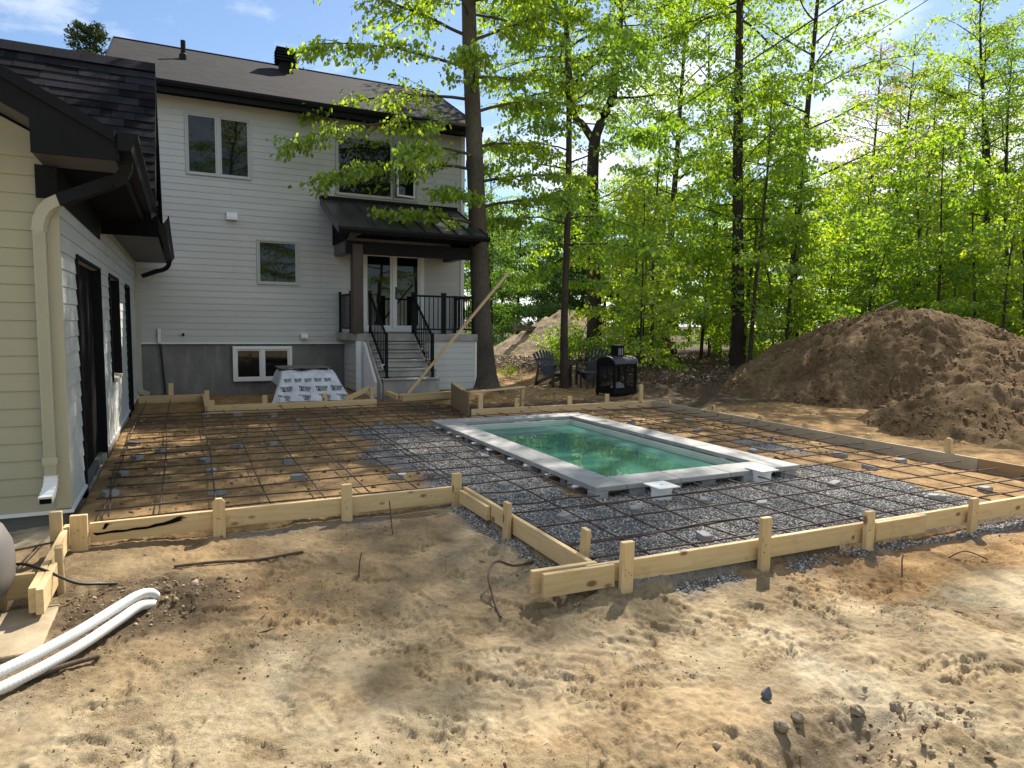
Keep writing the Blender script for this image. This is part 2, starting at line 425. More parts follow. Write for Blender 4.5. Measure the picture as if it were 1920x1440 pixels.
def m_water():
    m, nt, b = newmat('water'); nt.nodes.remove(b); v = wpos(nt)
    nor = bump(nt, noise(nt, v, 5.5, 3, .5), .010, .05)
    t = nd(nt, 'ShaderNodeBsdfTransparent'); t.inputs[0].default_value = (.42,.82,.68,1)
    d = nd(nt, 'ShaderNodeBsdfDiffuse'); d.inputs[0].default_value = (.12,.38,.29,1)
    g = nd(nt, 'ShaderNodeBsdfGlossy'); g.inputs['Roughness'].default_value = .0; nt.links.new(nor, g.inputs['Normal'])
    fr = nd(nt, 'ShaderNodeFresnel'); fr.inputs[0].default_value = 1.85; nt.links.new(nor, fr.inputs['Normal'])
    m1 = nd(nt, 'ShaderNodeMixShader'); m1.inputs[0].default_value = .45; nt.links.new(t.outputs[0], m1.inputs[1]); nt.links.new(d.outputs[0], m1.inputs[2])
    m2 = nd(nt, 'ShaderNodeMixShader'); nt.links.new(fr.outputs[0], m2.inputs[0]); nt.links.new(m1.outputs[0], m2.inputs[1]); nt.links.new(g.outputs[0], m2.inputs[2])
    nt.links.new(m2.outputs[0], nt.nodes['Material Output'].inputs[0]); MT['water'] = m
m_water()

def m_tarp():
    m, nt, b = newmat('tarp'); v = coord(nt); n = noise(nt, v, 5, 6, .6)
    fin(nt, b, ramp(nt, n, [(.3, (.42,.46,.52)), (.65, (.66,.69,.73))]), .5, bump(nt, noise(nt, v, 14, 4), .5, .02)); MT['tarp'] = m
m_tarp()
# ================================================================== GROUND
def axis(parts):
    out = []
    for a_, b_, s in parts: out.append(np.arange(a_, b_, s))
    return np.concatenate(out)
def grow(a_, b_, s, k=1.35):
    o = []; x = a_
    while x < b_: o.append(x); x += s; s *= k
    return np.array(o)
PX0, PX1, PY0, PY1 = 3.44, 6.14, 5.22, 9.93        # pool coping, outer
gx = np.concatenate([-grow(3.6, 700, .1)[::-1] , axis([(-3.5, -1.4, .035), (-1.4, 4.6, .0115), (4.6, 8.6, .030), (8.6, 20, .09)]), grow(20, 800, .2)])
gy = np.concatenate([-grow(.0, 500, .3)[::-1], axis([(.2, 1.3, .1), (1.3, 3.5, .0105), (3.5, 5.2, .016), (5.2, 7.0, .03), (7.0, 14, .05), (14, 24, .14)]), grow(24, 900, .3, 1.2)])
X, Y = np.meshgrid(gx, gy)
def inbed(x, y, m=0.0):
    a_ = (x > -.84+m) & (x < 2.32) & (y > 5.75+m) & (y < 12.85-m)
    a2 = (x > -.84+m) & (x < .32-m) & (y > 12) & (y < 14.83-m)
    b_ = (x > 2.31+m) & (x < 8.45-m) & (y > 3.44+m) & (y < 10.85-m)
    c_ = (x > 2.2) & (x < 4.5) & (y > 10.5) & (y < 13.0)
    return a_ | b_ | c_ | a2
prints = []
prg = random.Random(5)
for i in range(300):
    px, py = prg.uniform(-.6, 4.6), prg.uniform(1.5, 4.9)
    if inbed(np.array(px), np.array(py), -.12): continue
    prints.append((px, py, prg.uniform(0, 6.28), prg.choice([0, 1, 2]), prg.uniform(.6, 1.1)))
def forest_edge(x, y):
    return sst(13.0, 14.6, y + 1.1*fbm(x*.5, y*.5, 31)) * sst(9.3, 11.0, x + .8*fbm(x*.6, y*.6, 32)) + \
           sst(18, 22, y + 2*fbm(x*.3, y*.3, 33)) * sst(9, 12, x - .25*(y-20)) + sst(15.5, 18.5, x + 1.2*fbm(x*.4, y*.4, 34))*sst(2, 6, y) 
def ground_z(x, y, detail=True):
    z = .035*fbm(x*.45, y*.45, 1, 3) + .020*fbm(x*1.7, y*1.7, 2, 3)
    far = sst(12, 30, np.hypot(x, y))
    if detail:
        rough = .5 + .9*sst(-.1, .5, fbm(x*.8, y*.8, 9))
        z = z + rough*(.022*fbm(x*4.2, y*4.2, 3, 4) + .020*np.abs(fbm(x*11, y*11, 4, 3)) + .010*fbm(x*30, y*30, 5, 2))
        # wheel ruts on the right
        r_ = (x*.35 + y*.94 - 3.55 - .12*np.sin(x*.9))
        z = z - .02*np.exp(-(r_/.10)**2)*sst(2.6, 3.6, x) - .018*np.exp(-((r_+.5)/.10)**2)*sst(2.6, 3.6, x)
    bed = inbed(x, y)
    z = np.where(bed, .045 + .6*z, z - .02)
    fe = np.clip(forest_edge(x, y), 0, 1)
    z = z + fe*(.26 + .08*fbm(x*.5, y*.5, 41, 3)) 
    z = z + .10*sst(13.2, 14.2, y)*sst(3.2, 3.6, x)*(x < 6.6)
    # churned hole and spoil at the front right
    d = np.hypot((x-2.36)/1.3, (y-1.80)/.55); z = z - .15*np.exp(-(d/.26)**2)*(1+.4*fbm(x*6, y*6, 53, 3)) 
    d2 = np.hypot((x-2.75)/1.2, (y-1.52)/.5); z = z + .07*np.exp(-(d2/.42)**2)*(1+.5*fbm(x*9, y*9, 51, 3))
    d3 = np.hypot(x-2.83, y-2.0); z = z - .035*np.exp(-(d3/.07)**2)
    # heap by the hose end
    d4 = np.hypot((x+.25)/1.4, (y-4.55)); z = z + .055*np.exp(-(d4/.28)**2)*(1+.7*fbm(x*8, y*8, 52, 3))
    pit = (x > PX0+.2) & (x < PX1-.2) & (y > PY0+.2) & (y < PY1-.2)
    z = np.where(pit, -1.7, z)
    return z
Z = ground_z(X, Y)
def tyre(x, y, z, c0, amp, w, ph):                   # a lugged machine track pressed into the sand
    u, v = x*c0[0]+y*c0[1], -x*c0[1]+y*c0[0]-c0[2]-.10*np.sin(x*.8+ph); k = sst(w, w*.8, np.abs(v))*sst(-.05, .2, fbm(x*1.3, y*1.3, 151+int(ph), 3)+.12)
    return z + k*(-.010 + amp*np.sign(np.sin((u + np.abs(v)*.7)*58))*.5)
sel = (Y > 1.4) & (Y < 5.2) & (X > -1.3) & (X < 8) & ~inbed(X, Y, -.06)
for c0, w, ph in (((.97, .24, 2.15), .13, 0), ((.97, .24, 2.75), .13, 2), ((.80, -.60, 3.6), .11, 5), ((.99, -.05, 3.0), .12, 4)): Z[sel] = tyre(X[sel], Y[sel], Z[sel], c0, .013, w, ph)
for (px, py, an, k, s) in prints:                    # boot prints with lugged soles
    i0, i1 = np.searchsorted(gx, [px-.22, px+.22]); j0, j1 = np.searchsorted(gy, [py-.22, py+.22])
    xs, ys = X[j0:j1, i0:i1]-px, Y[j0:j1, i0:i1]-py; c_, s_ = math.cos(an), math.sin(an)
    u, w = xs*c_+ys*s_, -xs*s_+ys*c_
    wd = .047 - .012*np.exp(-((u+.03)/.05)**2)
    d = np.hypot(u/.145, w/wd); ins = 1 - sst(.90, 1.03, d); rim = np.exp(-((d-1.2)/.14)**2)*(u < .05)
    lug = np.tanh(3*(np.sin(u*150 + (np.abs(w)*90 if k == 1 else 0)) if k != 2 else np.sin(u*130)*np.sin(w*140)))
    Z[j0:j1, i0:i1] += s*(-.013*ins*(1+.4*np.sin(u*18)) + .011*rim + .005*ins*lug)
flat = lambda a_: a_.ravel()
nxg, nyg = len(gx), len(gy)
ii = (np.arange(nyg-1)[:, None]*nxg + np.arange(nxg-1)[None, :]).ravel()
GF = np.stack([ii, ii+1, ii+1+nxg, ii+nxg], 1)
bedm = inbed(X, Y).astype(float)
def gravel_mask(x, y):
    n = fbm(x*1.1, y*1.1, 61, 4)*.55 + fbm(x*4, y*4, 62, 3)*.2
    g = np.maximum.reduce([
        sst(.0, .25, 1.0 - np.abs(y-4.35)/1.35*1.0 + n)*(x < 6.9 + n)*(y < 5.7),
        sst(-.1, .2, .85 - np.abs(x-2.85)/.85 + n)*(y < 10.3),
        sst(.0, .2, .55 - np.hypot((x-7.3)/.5, (y-7.2)/1.6) + n),
        sst(.0, .2, .45 - np.hypot((x-1.2)/.8, (y-10.6)/.7) + n*.8),
        sst(.0, .2, .35 - np.hypot((x-.9)/1.2, (y-6.0)/.35) + n*.8),
        sst(.0, .2, .40 - np.hypot((x-2.2)/.7, (y-9.2)/.7) + n*.8)])
    bare = sst(.12, .3, fbm(x*1.6, y*1.6, 66, 3)-.05)*sst(4.3, 3.6, y)
    return np.clip(g*(1-.8*bare), 0, 1)*inbed(x, y)
gm = gravel_mask(X, Y)
# a skirt of gravel spilled under the front boards
sk = sst(.22, .0, np.abs(Y-3.33)+.10*fbm(X*3, Y*3, 71)*1.0)*(X > 2.3)*(X < 7.5) + sst(.16, .0, np.abs(X-2.2)+.06*fbm(X*4, Y*4, 72))*(Y > 3.6)*(Y < 5.7) + sst(.14, .0, np.abs(Y-5.62)+.05*fbm(X*4, Y*4, 73))*(X > .3)*(X < 2.1)
gm = np.clip(gm + .55*np.clip(sk, 0, 1)*sst(-.1, .25, fbm(X*2, Y*2, 74)), 0, 1)
fe = np.clip(forest_edge(X, Y), 0, 1)
orange = np.clip(bedm*.9 + sst(3.0, 4.6, X + .6*fbm(X*1.2, Y*1.2, 81))*sst(2.45, 2.95, Y + .25*fbm(X*1.5, Y*1.5, 82)) + sst(10, 12, Y) + .35*sst(.15, .5, fbm(X*1.3, Y*1.3, 83)), 0, 1)
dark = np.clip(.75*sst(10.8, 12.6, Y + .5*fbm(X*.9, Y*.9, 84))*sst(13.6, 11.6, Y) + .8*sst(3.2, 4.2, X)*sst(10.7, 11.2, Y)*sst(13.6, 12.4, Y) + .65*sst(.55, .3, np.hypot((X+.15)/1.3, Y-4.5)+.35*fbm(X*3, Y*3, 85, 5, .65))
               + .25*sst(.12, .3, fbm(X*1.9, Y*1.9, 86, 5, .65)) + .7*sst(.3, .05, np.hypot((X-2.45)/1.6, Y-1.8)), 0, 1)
grassy = sst(40.5, 41.5, Y + .6*fbm(X*.5, Y*.5, 87))*sst(49, 47, Y) + .5*sst(.25, .45, fbm(X*.6, Y*.6, 88))*sst(16, 18, Y)*sst(36, 34, Y)*sst(14, 10, X-.35*(Y-16))
litter = np.clip(fe + sst(46, 50, Y), 0, 1)*(1-np.clip(grassy, 0, 1)*.7)
damp_shade = np.clip(sst(3.0, 3.9, Y + .45*fbm(X*1.1, Y*1.1, 89, 4))*sst(2.6, 1.7, X + .4*fbm(X*1.1, Y*1.1, 90, 4)) + .5*sst(.1, .4, fbm(X*.9, Y*.9, 93, 4)), 0, 1)*(Y < 5.9)  # browner, moist sand on the left, with the dappled shade mixed into its colour
dark = np.clip(dark + .8*sst(12.6, 13.2, Y+.3*fbm(X, Y, 94))*sst(9.6, 10.6, X)*sst(15.5, 14, Y), 0, 1)  # berm along the wood edge: its shadow is put into the ground colour
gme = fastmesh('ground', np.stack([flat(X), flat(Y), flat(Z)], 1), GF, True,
               dict(orange=flat(orange), damp_shade=flat(damp_shade), dark=flat(dark), gravel=flat(gm), litter=flat(litter), grassy=flat(np.clip(grassy, 0, 1))))
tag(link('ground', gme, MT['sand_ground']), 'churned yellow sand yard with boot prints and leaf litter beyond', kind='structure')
def gz(x, y): return float(ground_z(np.array([float(x)]), np.array([float(y)]))[0])
tag(B(-90, 200, 35.0, 41.0, -.02, .012).build('road', MT['asphalt']), 'pale grey road behind the trees', kind='structure')

# ---- gravel, one countless mass
def stones(name, pos, size, mat, seed):
    r_ = np.random.default_rng(seed); n = len(pos)
    base = np.array([[1,0,0],[0,1,0],[-1,0,0],[0,-1,0],[0,0,1],[0,0,-1]], float)
    tri = np.array([[0,1,4],[1,2,4],[2,3,4],[3,0,4],[1,0,5],[2,1,5],[3,2,5],[0,3,5]])
    v = base[None]*size[:, None, None]*r_.uniform(.55, 1.15, (n, 6, 1))*np.array([1, 1, .75])
    a_, b_ = r_.uniform(0, 6.28, n), r_.uniform(-.7, .7, n)
    ca, sa, cb, sb = np.cos(a_)[:, None], np.sin(a_)[:, None], np.cos(b_)[:, None], np.sin(b_)[:, None]
    x, y, z = v[..., 0].copy(), v[..., 1].copy(), v[..., 2].copy()
    y, z = y*cb-z*sb, y*sb+z*cb; x, y = x*ca-y*sa, x*sa+y*ca
    v = np.stack([x, y, z], -1) + pos[:, None, :]
    f = tri[None] + (np.arange(n)*6)[:, None, None]
    return link(name, fastmesh(name, v.reshape(-1, 3), f.reshape(-1, 3), False, {'rnd': np.repeat(r_.random(n), 6)}), mat)
def scatter(n, x0, x1, y0, y1, maskf, seed):
    r_ = np.random.default_rng(seed); x, y = r_.uniform(x0, x1, n), r_.uniform(y0, y1, n)
    k = maskf(x, y) > r_.random(n)*.8+.15; return x[k], y[k]
sx_, sy_ = scatter(52000, 2.33, 7.2, 3.46, 5.9, gravel_mask, 3)
sx2, sy2 = scatter(30000, 2.33, 3.6, 5.6, 10.4, gravel_mask, 4)
sx3, sy3 = scatter(16000, -.6, 8.3, 5.8, 12.5, gravel_mask, 6)
sx4, sy4 = scatter(6000, 2.0, 7.3, 3.20, 3.42, lambda x, y: np.clip(sst(.17, .0, np.abs(y-3.38)+.06*fbm(x*3, y*3, 71)), 0, 1)*sst(-.15, .2, fbm(x*2, y*2, 74)), 8)
sx5, sy5 = scatter(3500, 2.08, 2.28, 3.6, 5.7, lambda x, y: sst(.18, 0, 2.28-x + .05*fbm(x*4, y*4, 72)), 9)
sxx, syy = np.concatenate([sx_, sx2, sx3, sx4, sx5]), np.concatenate([sy_, sy2, sy3, sy4, sy5])
kp = ~((sxx > PX0+.15) & (sxx < PX1-.15) & (syy > PY0+.15) & (syy < PY1-.15)); sxx, syy = sxx[kp], syy[kp]
szz = ground_z(sxx, syy) + .004
tag(stones('gravel', np.stack([sxx, syy, szz], 1), rng.uniform(.007, .015, len(sxx)), MT['gravel'], 21), 'loose grey crushed gravel spread around the pool', kind='stuff')
# ---- earth clods and crumbs on the sand
cx_, cy_ = scatter(26000, -1.2, 6.5, 1.5, 5.6, lambda x, y: (.12 + .9*sst(.02, .4, fbm(x*1.7, y*1.7, 91, 4)))*(~inbed(x, y)), 12)
ex_ = np.concatenate([rng.normal(2.55, .38, 220), rng.normal(-.25, .3, 700), rng.normal(2.05, .18, 90)]); ey_ = np.concatenate([rng.normal(1.68, .17, 220), rng.normal(4.5, .18, 700), rng.normal(1.75, .12, 90)])
cs_ = np.concatenate([rng.gamma(1.6, .0017, len(cx_))+.0012, rng.gamma(1.7, .0034, len(ex_))+.002])
fx_ = rng.uniform(-.7, 8.2, 3000); fy_ = rng.uniform(5.9, 12.6, 3000); kf = inbed(fx_, fy_) & ~((fx_ > PX0) & (fx_ < PX1) & (fy_ > PY0) & (fy_ < PY1)); fx_, fy_ = fx_[kf], fy_[kf]
cx_, cy_ = np.concatenate([cx_, ex_, fx_]), np.concatenate([cy_, ey_, fy_]); cs_ = np.concatenate([cs_, rng.gamma(2.0, .0055, len(fx_))+.003])
def m_clod():
    m, nt, b = newmat('clod'); c = ramp(nt, attr(nt, 'rnd'), [(0, (.11,.075,.045)), (.6, (.27,.205,.13)), (1, (.45,.37,.26))]); fin(nt, b, c, .95, None, .1); MT['clod'] = m
m_clod()
tag(stones('earth_crumbs', np.stack([cx_, cy_, ground_z(cx_, cy_)+cs_*.3], 1), cs_, MT['clod'], 22), 'small crumbs and clods of earth scattered over the sand', kind='stuff')

# ---- dirt mounds
def mound(name, x0, x1, y0, y1, step, hf, mat, label):
    a_, b_ = np.arange(x0, x1, step), np.arange(y0, y1, step); x, y = np.meshgrid(a_, b_); z = hf(x, y)
    g = ground_z(x, y, False); z = np.maximum(z + g*.3, g-.25)
    n, m_ = len(a_), len(b_); i = (np.arange(m_-1)[:, None]*n + np.arange(n-1)[None, :]).ravel()
    f = np.stack([i, i+1, i+1+n, i+n], 1); zf = z.ravel(); low = (zf < g.ravel()-.2)
    f = f[~low[f].all(1)]
    return tag(link(name, fastmesh(name, np.stack([x.ravel(), y.ravel(), zf], 1), f, True), mat), label, 'dirt mound')
def right_mound(x, y):
    wx = x + .5*fbm(x*.35, y*.35, 101, 3); wy = y + .5*fbm(x*.35, y*.35, 102, 3)
    dx, dy = wx-16.2, wy-11.0; ax = np.where(dx < 0, 3.8, 7.6); ay = np.where(dy < 0, 5.2, 5.5)
    d = np.hypot(dx/ax, dy/ay)
    z = 2.32*np.clip(1-d**1.25, -.3, 1)
    z = np.where(d < .22, z - .5*(.22-d)**1.2, z)
    # the low spill towards the camera with scooped bites
    d2 = np.hypot((wx-13.4)/3.4, (wy-6.6)/2.7); z = np.maximum(z, .80*np.clip(1-d2**1.4, -.4, 1))
    d3 = np.hypot((wx-15.5)/4.2, (wy-4.6)/2.4); z = np.maximum(z, 1.05*np.clip(1-d3**1.6, -.4, 1))
    z = z - .30*np.exp(-(np.hypot((x-13.4)/1.1, (y-9.0)/.55))**2) - .30*np.exp(-(np.hypot((x-12.2)/.6, (y-6.0)/.5))**2) - .22*np.exp(-(np.hypot((x-12.6)/.5, (y-4.9)/.5))**2)
    n = .20*fbm(x*.9, y*.9, 103, 4) + .16*np.abs(fbm(x*2.6, y*2.6, 104, 5, .6)) + .07*fbm(x*8, y*8, 105, 3)
    return z + n*sst(-.1, .25, z) - .12
rmo = mound('dirt_mound', 9.3, 25, 1.6, 17.5, .055, right_mound, MT['mound_dirt'], 'big heap of brown excavated dirt beside the right form board')
mcx, mcy = rng.uniform(10, 20, 30000), rng.uniform(3, 13.5, 30000); mcz = right_mound(mcx, mcy); kk = (mcz > .02) & (fbm(mcx*1.5, mcy*1.5, 131, 4) > rng.uniform(-.35, .35, 30000)); mcx, mcy, mcz = mcx[kk], mcy[kk], mcz[kk]
mcz = np.maximum(mcz + ground_z(mcx, mcy, False)*.3, ground_z(mcx, mcy, False)-.2)
def m_mclod():
    m, nt, b = newmat('mound_clod'); c = ramp(nt, attr(nt, 'rnd'), [(0, (.09,.055,.03)), (.6, (.20,.125,.068)), (.95, (.29,.20,.115)), (1, (.42,.38,.33))]); fin(nt, b, c, .95, None, .1); MT['mound_clod'] = m
m_mclod(); mcs = rng.gamma(1.2, .011, len(mcx))+.005
mco = stones('clods', np.stack([mcx, mcy, mcz+mcs*.2], 1), mcs, MT['mound_clod'], 23); mco.parent = rmo; mco['kind'] = 'stuff'
def left_mound(x, y):
    dx, dy = x-17.0, y-29.0; d = np.hypot(dx/np.where(dx < 0, 4.4, 6.0), dy/4.2)
    z = 2.75*np.clip(1-d, -.2, 1); n = .14*fbm(x*1.2, y*1.2, 111, 4) + .06*fbm(x*5, y*5, 112, 3) + .07*fbm((x+y)*.4, (x-y)*3.5, 113, 2)
    return z*.93 + n*sst(-.1, .3, z) - .1
mound('dirt_mound', 11, 24, 23.5, 34.5, .07, left_mound, MT['mound_sand'], 'pale sandy heap behind the garden chairs near the road')

# ================================================================== WALL CLADDING
def clad(parent, org, u, nrm, length, z0, z1, expo, openings, mat, th=.013, joints=()):
    """lap planks on a vertical wall; org = start on the wall line, u = direction along it, nrm = outward. openings (a0,a1,z0,z1)"""
    u, nrm = Vector(u), Vector(nrm)
    pm = MB().prism([(0, 0, 0), (0, -th, 0), (0, -th, .012), (0, -.004, expo-.003), (0, 0, expo-.003)], (1, 0, 0)).mesh('plank'); pm.materials.append(mat)
    def put(a0, a1, zb, hs):
        if a1-a0 < .02: return
        cuts = [a0] + [j for j in joints if a0 + .15 < j + rs < a1 - .15 and rnd.random() < .5] + [a1]
        cuts = sorted(cuts)
        for c0, c1 in zip(cuts[:-1], cuts[1:]):
            o = bpy.data.objects.new('plank', pm); COL.objects.link(o)
            M = Matrix((u*(c1-c0-.0025), -nrm, Vector((0,0,1))*hs)).transposed().to_4x4()
            M.translation = Vector(org) + u*c0 + Vector((0,0,zb)); o.parent = parent
            o.matrix_parent_inverse = world_of(parent).inverted(); o.matrix_basis = M
    n = int(round((z1-z0)/expo))
    for r_ in range(n):
        rs = 0; za, zb = z0 + r_*expo, min(z0 + (r_+1)*expo, z1)
        ops = sorted([o for o in openings if o[2] < zb-.001 and o[3] > za+.001]); a_ = 0
        for o in ops:
            put(a_, o[0], za, (zb-za)/expo); a_ = o[1]
            if o[2] > za + .012: put(o[0], o[1], za, (o[2]-za)/expo)
            if o[3] < zb - .012: put(o[0], o[1], o[3], (zb-o[3])/expo)
        put(a_, length, za, (zb-za)/expo)

def window(parent, x0, x1, z0, z1, yw, mull=(), trim=.035, mat='frame_grey', deep=.05):
    """a window in a wall that faces -Y at y = yw: frame mesh is the part, each pane a sub-part"""
    f = MB()
    for (a_, b_, c_, d_) in ((x0-trim, x1+trim, z1, z1+trim), (x0-trim, x1+trim, z0-trim, z0)): f.cbox(a_, b_, yw-.045, yw+.02, c_, d_)
    for (a_, b_) in ((x0-trim, x0), (x1, x1+trim)): f.cbox(a_, b_, yw-.045, yw+.02, z0, z1)
    xs = [x0, *mull, x1]
    for m_ in mull: f.cbox(m_-.03, m_+.03, yw-.04, yw+.02, z0, z1)
    for i in range(len(xs)-1):
        a_, b_ = xs[i] + (.032 if i else .002), xs[i+1] - (.032 if i < len(xs)-2 else .002); s = .032
        f.box(a_, b_, yw-.025, yw+.03, z0+.002, z0+s); f.box(a_, b_, yw-.025, yw+.03, z1-s, z1-.002)
        f.box(a_, a_+s, yw-.025, yw+.03, z0+s, z1-s); f.box(b_-s, b_, yw-.025, yw+.03, z0+s, z1-s)
    w = f.build('window', MT[mat], parent)
    for i in range(len(xs)-1):
        a_, b_ = xs[i] + (.06 if i else .03), xs[i+1] - (.06 if i < len(xs)-2 else .03)
        B(a_, b_, yw-.014, yw-.008, z0+.03, z1-.03).build('pane', MT['glass'], w)
    return w

# ================================================================== HOUSE
FY = 16.47
house = empty('house', (2.6, FY, 0), 'two-storey white clapboard house with dark shingle roof behind the slab forms', 'house')
wall = B(-1.15, 6.55, FY, 23.0, 1.19, 6.55).build('wall', MT['siding_house'], house)
ops = [(.18, 1.43, 4.84, 6.08), (3.37, 5.30, 4.70, 6.05), (1.58, 2.42, 2.54, 3.48), (3.99, 5.45, 1.43, 3.40)]
clad(wall, (-1.15, FY, 0), (1,0,0), (0,-1,0), 7.65, 1.18, 6.44, .1422, [(a_-.036+1.15, b_+.036+1.15, c_-.036, d_+.036) for a_, b_, c_, d_ in ops], MT['siding_house'], joints=(2.2, 4.1, 6.3))
CB(6.50, 6.60, FY-.035, FY+.1, 1.17, 6.45).build('corner_trim', MT['trim_white'], house)
CB(-1.2, 6.58, FY-.03, FY-.001, 1.14, 1.178).build('starter_strip', MT['trim_white'], house)
B(-1.15, 6.52, FY+.04, 22.9, -.4, 1.185).build('foundation', MT['foundation'], house)
window(house, .18, 1.43, 4.84, 6.08, FY, (.80,))
w2 = window(house, 3.37, 4.69, 4.70, 6.05, FY)
window(house, 4.74, 5.30, 4.70, 6.05, FY)
# the casement left ajar
sash = MB(); L_, hh = .50, 1.27
for a_ in ((-L_, 0, 0, .05), (-L_, 0, hh-.05, hh), (-L_, -L_+.045, .05, hh-.05), (-.045, 0, .05, hh-.05)): sash.cbox(a_[0], a_[1], -.018, .018, a_[2], a_[3])
so = sash.build('sash', MT['trim_white'], house); so.matrix_basis = Matrix.Translation((5.26, FY-.06, 4.74)) @ Matrix.Rotation(math.radians(12), 4, 'Z')
po = B(-L_+.04, -.04, -.004, .004, .05, hh-.05).build('pane', MT['glass'], so); po.matrix_parent_inverse = Matrix(); po.matrix_basis = Matrix()
window(house, 1.58, 2.42, 2.54, 3.48, FY)
window(house, 1.06, 2.21, .36, 1.02, FY-.02, (1.62,), trim=.07, mat='trim_white')
# patio door
dr = MB()
for a_ in ((3.93, 5.51, 3.34, 3.44), (3.93, 5.51, 1.44, 1.52)): dr.cbox(a_[0], a_[1], FY-.05, FY+.03, a_[2], a_[3])
for a_ in ((3.93, 4.02), (5.40, 5.51), (4.69, 4.76)): dr.cbox(a_[0], a_[1], FY-.045, FY+.03, 1.52, 3.34)
for a_, b_ in ((4.022, 4.688), (4.762, 5.398)):
    dr.box(a_, b_, FY-.02, FY+.02, 1.522, 1.60); dr.box(a_, b_, FY-.02, FY+.02, 3.28, 3.338)
    dr.box(a_, a_+.05, FY-.02, FY+.02, 1.60, 3.28); dr.box(b_-.05, b_, FY-.02, FY+.02, 1.60, 3.28)
door = dr.build('patio_door', MT['trim_white'], house)
for a_, b_ in ((4.06, 4.65), (4.80, 5.36)): B(a_, b_, FY-.012, FY-.006, 1.59, 3.29).build('pane', MT['glass'], door)
CB(4.775, 4.795, FY-.07, FY-.02, 2.25, 2.55).build('handle', MT['black_paint'], door)
for x, z, s in ((1.04, 3.98, .11), (2.56, 1.33, .075)):
    v_ = MB().prism([(x-s, FY-.02, z+s*.8), (x-s, FY-.02, z-s*.8), (x-s, FY-.14, z-s*.8), (x-s, FY-.10, z+s*.6)], (2*s, 0, 0)).build('wall_vent', MT['trim_white'], house)
    B(x-s*.75, x+s*.75, FY-.142, FY-.139, z-s*.7, z-s*.2).build('flap', MT['trim_white'], v_)
CB(-.50, -.44, FY-.07, FY-.02, 1.16, 1.47).build('cable_cover', MT['trim_white'], house)
MB().tube([(-.45, FY-.005, 1.15), (-.42, FY-.005, .7), (-.38, FY-.005, .05)], .018, 8).build('conduit', MT['rubber'], house)
MB().tube([(0, FY-.01, 1.36), (0, FY-.08, 1.36), (0, FY-.10, 1.33)], .022, 8).build('tap', MT['black_paint'], house)
# roof: eave at the front, ridge along X
EY, EZ, RY, RZ = 15.98, 6.56, 19.65, 8.50
nrm_ = Vector((0, -(RZ-EZ), RY-EY)).normalized()
rf = MB()
rf.prism([(-1.32, EY, EZ), (-1.32, RY, RZ), (-1.32, RY, RZ-.16), (-1.32, EY, EZ-.10)], (8.17, 0, 0))
rf.prism([(-1.32, 2*RY-EY, EZ), (-1.32, 2*RY-EY, EZ-.10), (-1.32, RY, RZ-.16), (-1.32, RY, RZ)], (8.17, 0, 0))
rm = rf.mesh('roof'); uv = rm.uv_layers.new(name='UVMap')
sl_ = math.hypot(RY-EY, RZ-EZ)/(RY-EY)
for lp in rm.loops:
    co = rm.vertices[lp.vertex_index].co; uv.data[lp.index].uv = (co.x, (co.y-EY)*sl_)
roof = link('roof', rm, MT['house_shingles'], house)
MB().tube([(-1.33, RY, RZ-.01), (6.86, RY, RZ-.01)], .06, 8, .5).build('ridge_cap', MT['house_shingles'], roof)
B(-1.33, 6.87, EY-.022, EY+.001, EZ-.24, EZ-.012).build('fascia', MT['black_paint'], house)
B(-1.31, 6.84, EY+.002, FY+.02, EZ-.15, EZ-.125).build('soffit', MT['black_matte'], house)
gut = MB().prism([(-1.34, EY-.024, EZ-.02), (-1.34, EY-.024, EZ-.13), (-1.34, EY-.10, EZ-.13), (-1.34, EY-.13, EZ-.07), (-1.34, EY-.13, EZ-.02), (-1.34, EY-.115, EZ-.02), (-1.34, EY-.10, EZ-.11), (-1.34, EY-.04, EZ-.11)], (8.2, 0, 0))
gut.build('gutter', MT['black_paint'], house)
for x in (-1.345, 6.853):
    MB().prism([(x, EY-.02, EZ+.012), (x, RY, RZ+.012), (x, RY, RZ-.20), (x, EY-.02, EZ-.22)], (.022, 0, 0)).build('rake_board', MT['black_paint'], house)
MB().tube([(6.70, EY-.06, EZ-.15), (6.70, EY+.12, EZ-.45), (6.66, FY-.06, EZ-.75), (6.655, FY-.06, EZ-.9)], .045, 8).build('downspout_elbow', MT['black_paint'], house)
# roof vent pipe and square exhaust
ry_ = lambda y: EZ + (y-EY)*(RZ-EZ)/(RY-EY)
vp = MB().lathe([(.055, ry_(18.4)-.1), (.055, ry_(18.4)+.42), (.045, ry_(18.4)+.42)], (.18, 18.4), 12).build('vent_pipe', MT['black_paint'], roof)
MB().lathe([(.11, ry_(18.4)-.05), (.09, ry_(18.4)+.10), (.057, ry_(18.4)+.13)], (.18, 18.4), 12).build('boot_collar', MT['black_paint'], roof)
cz = ry_(18.95); cx0 = 2.58
ch = MB().box(cx0-.16, cx0+.16, 18.8, 19.12, cz-.2, cz+.32)
ch_o = ch.build('exhaust_vent', MT['black_paint'], roof)
hd = MB()
for k in range(4): hd.prism([(cx0-.26, 18.70, cz+.20+k*.075), (cx0-.23, 18.73, cz+.26+k*.075), (cx0+.23, 18.73, cz+.26+k*.075), (cx0+.26, 18.70, cz+.20+k*.075)], (0, .52, 0))
hd.box(cx0-.25, cx0+.25, 18.71, 19.21, cz+.495, cz+.52); hd.box(cx0-.14, cx0+.14, 18.8, 19.1, cz+.521, cz+.55)
hd.build('louvre_head', MT['black_paint'], roof)

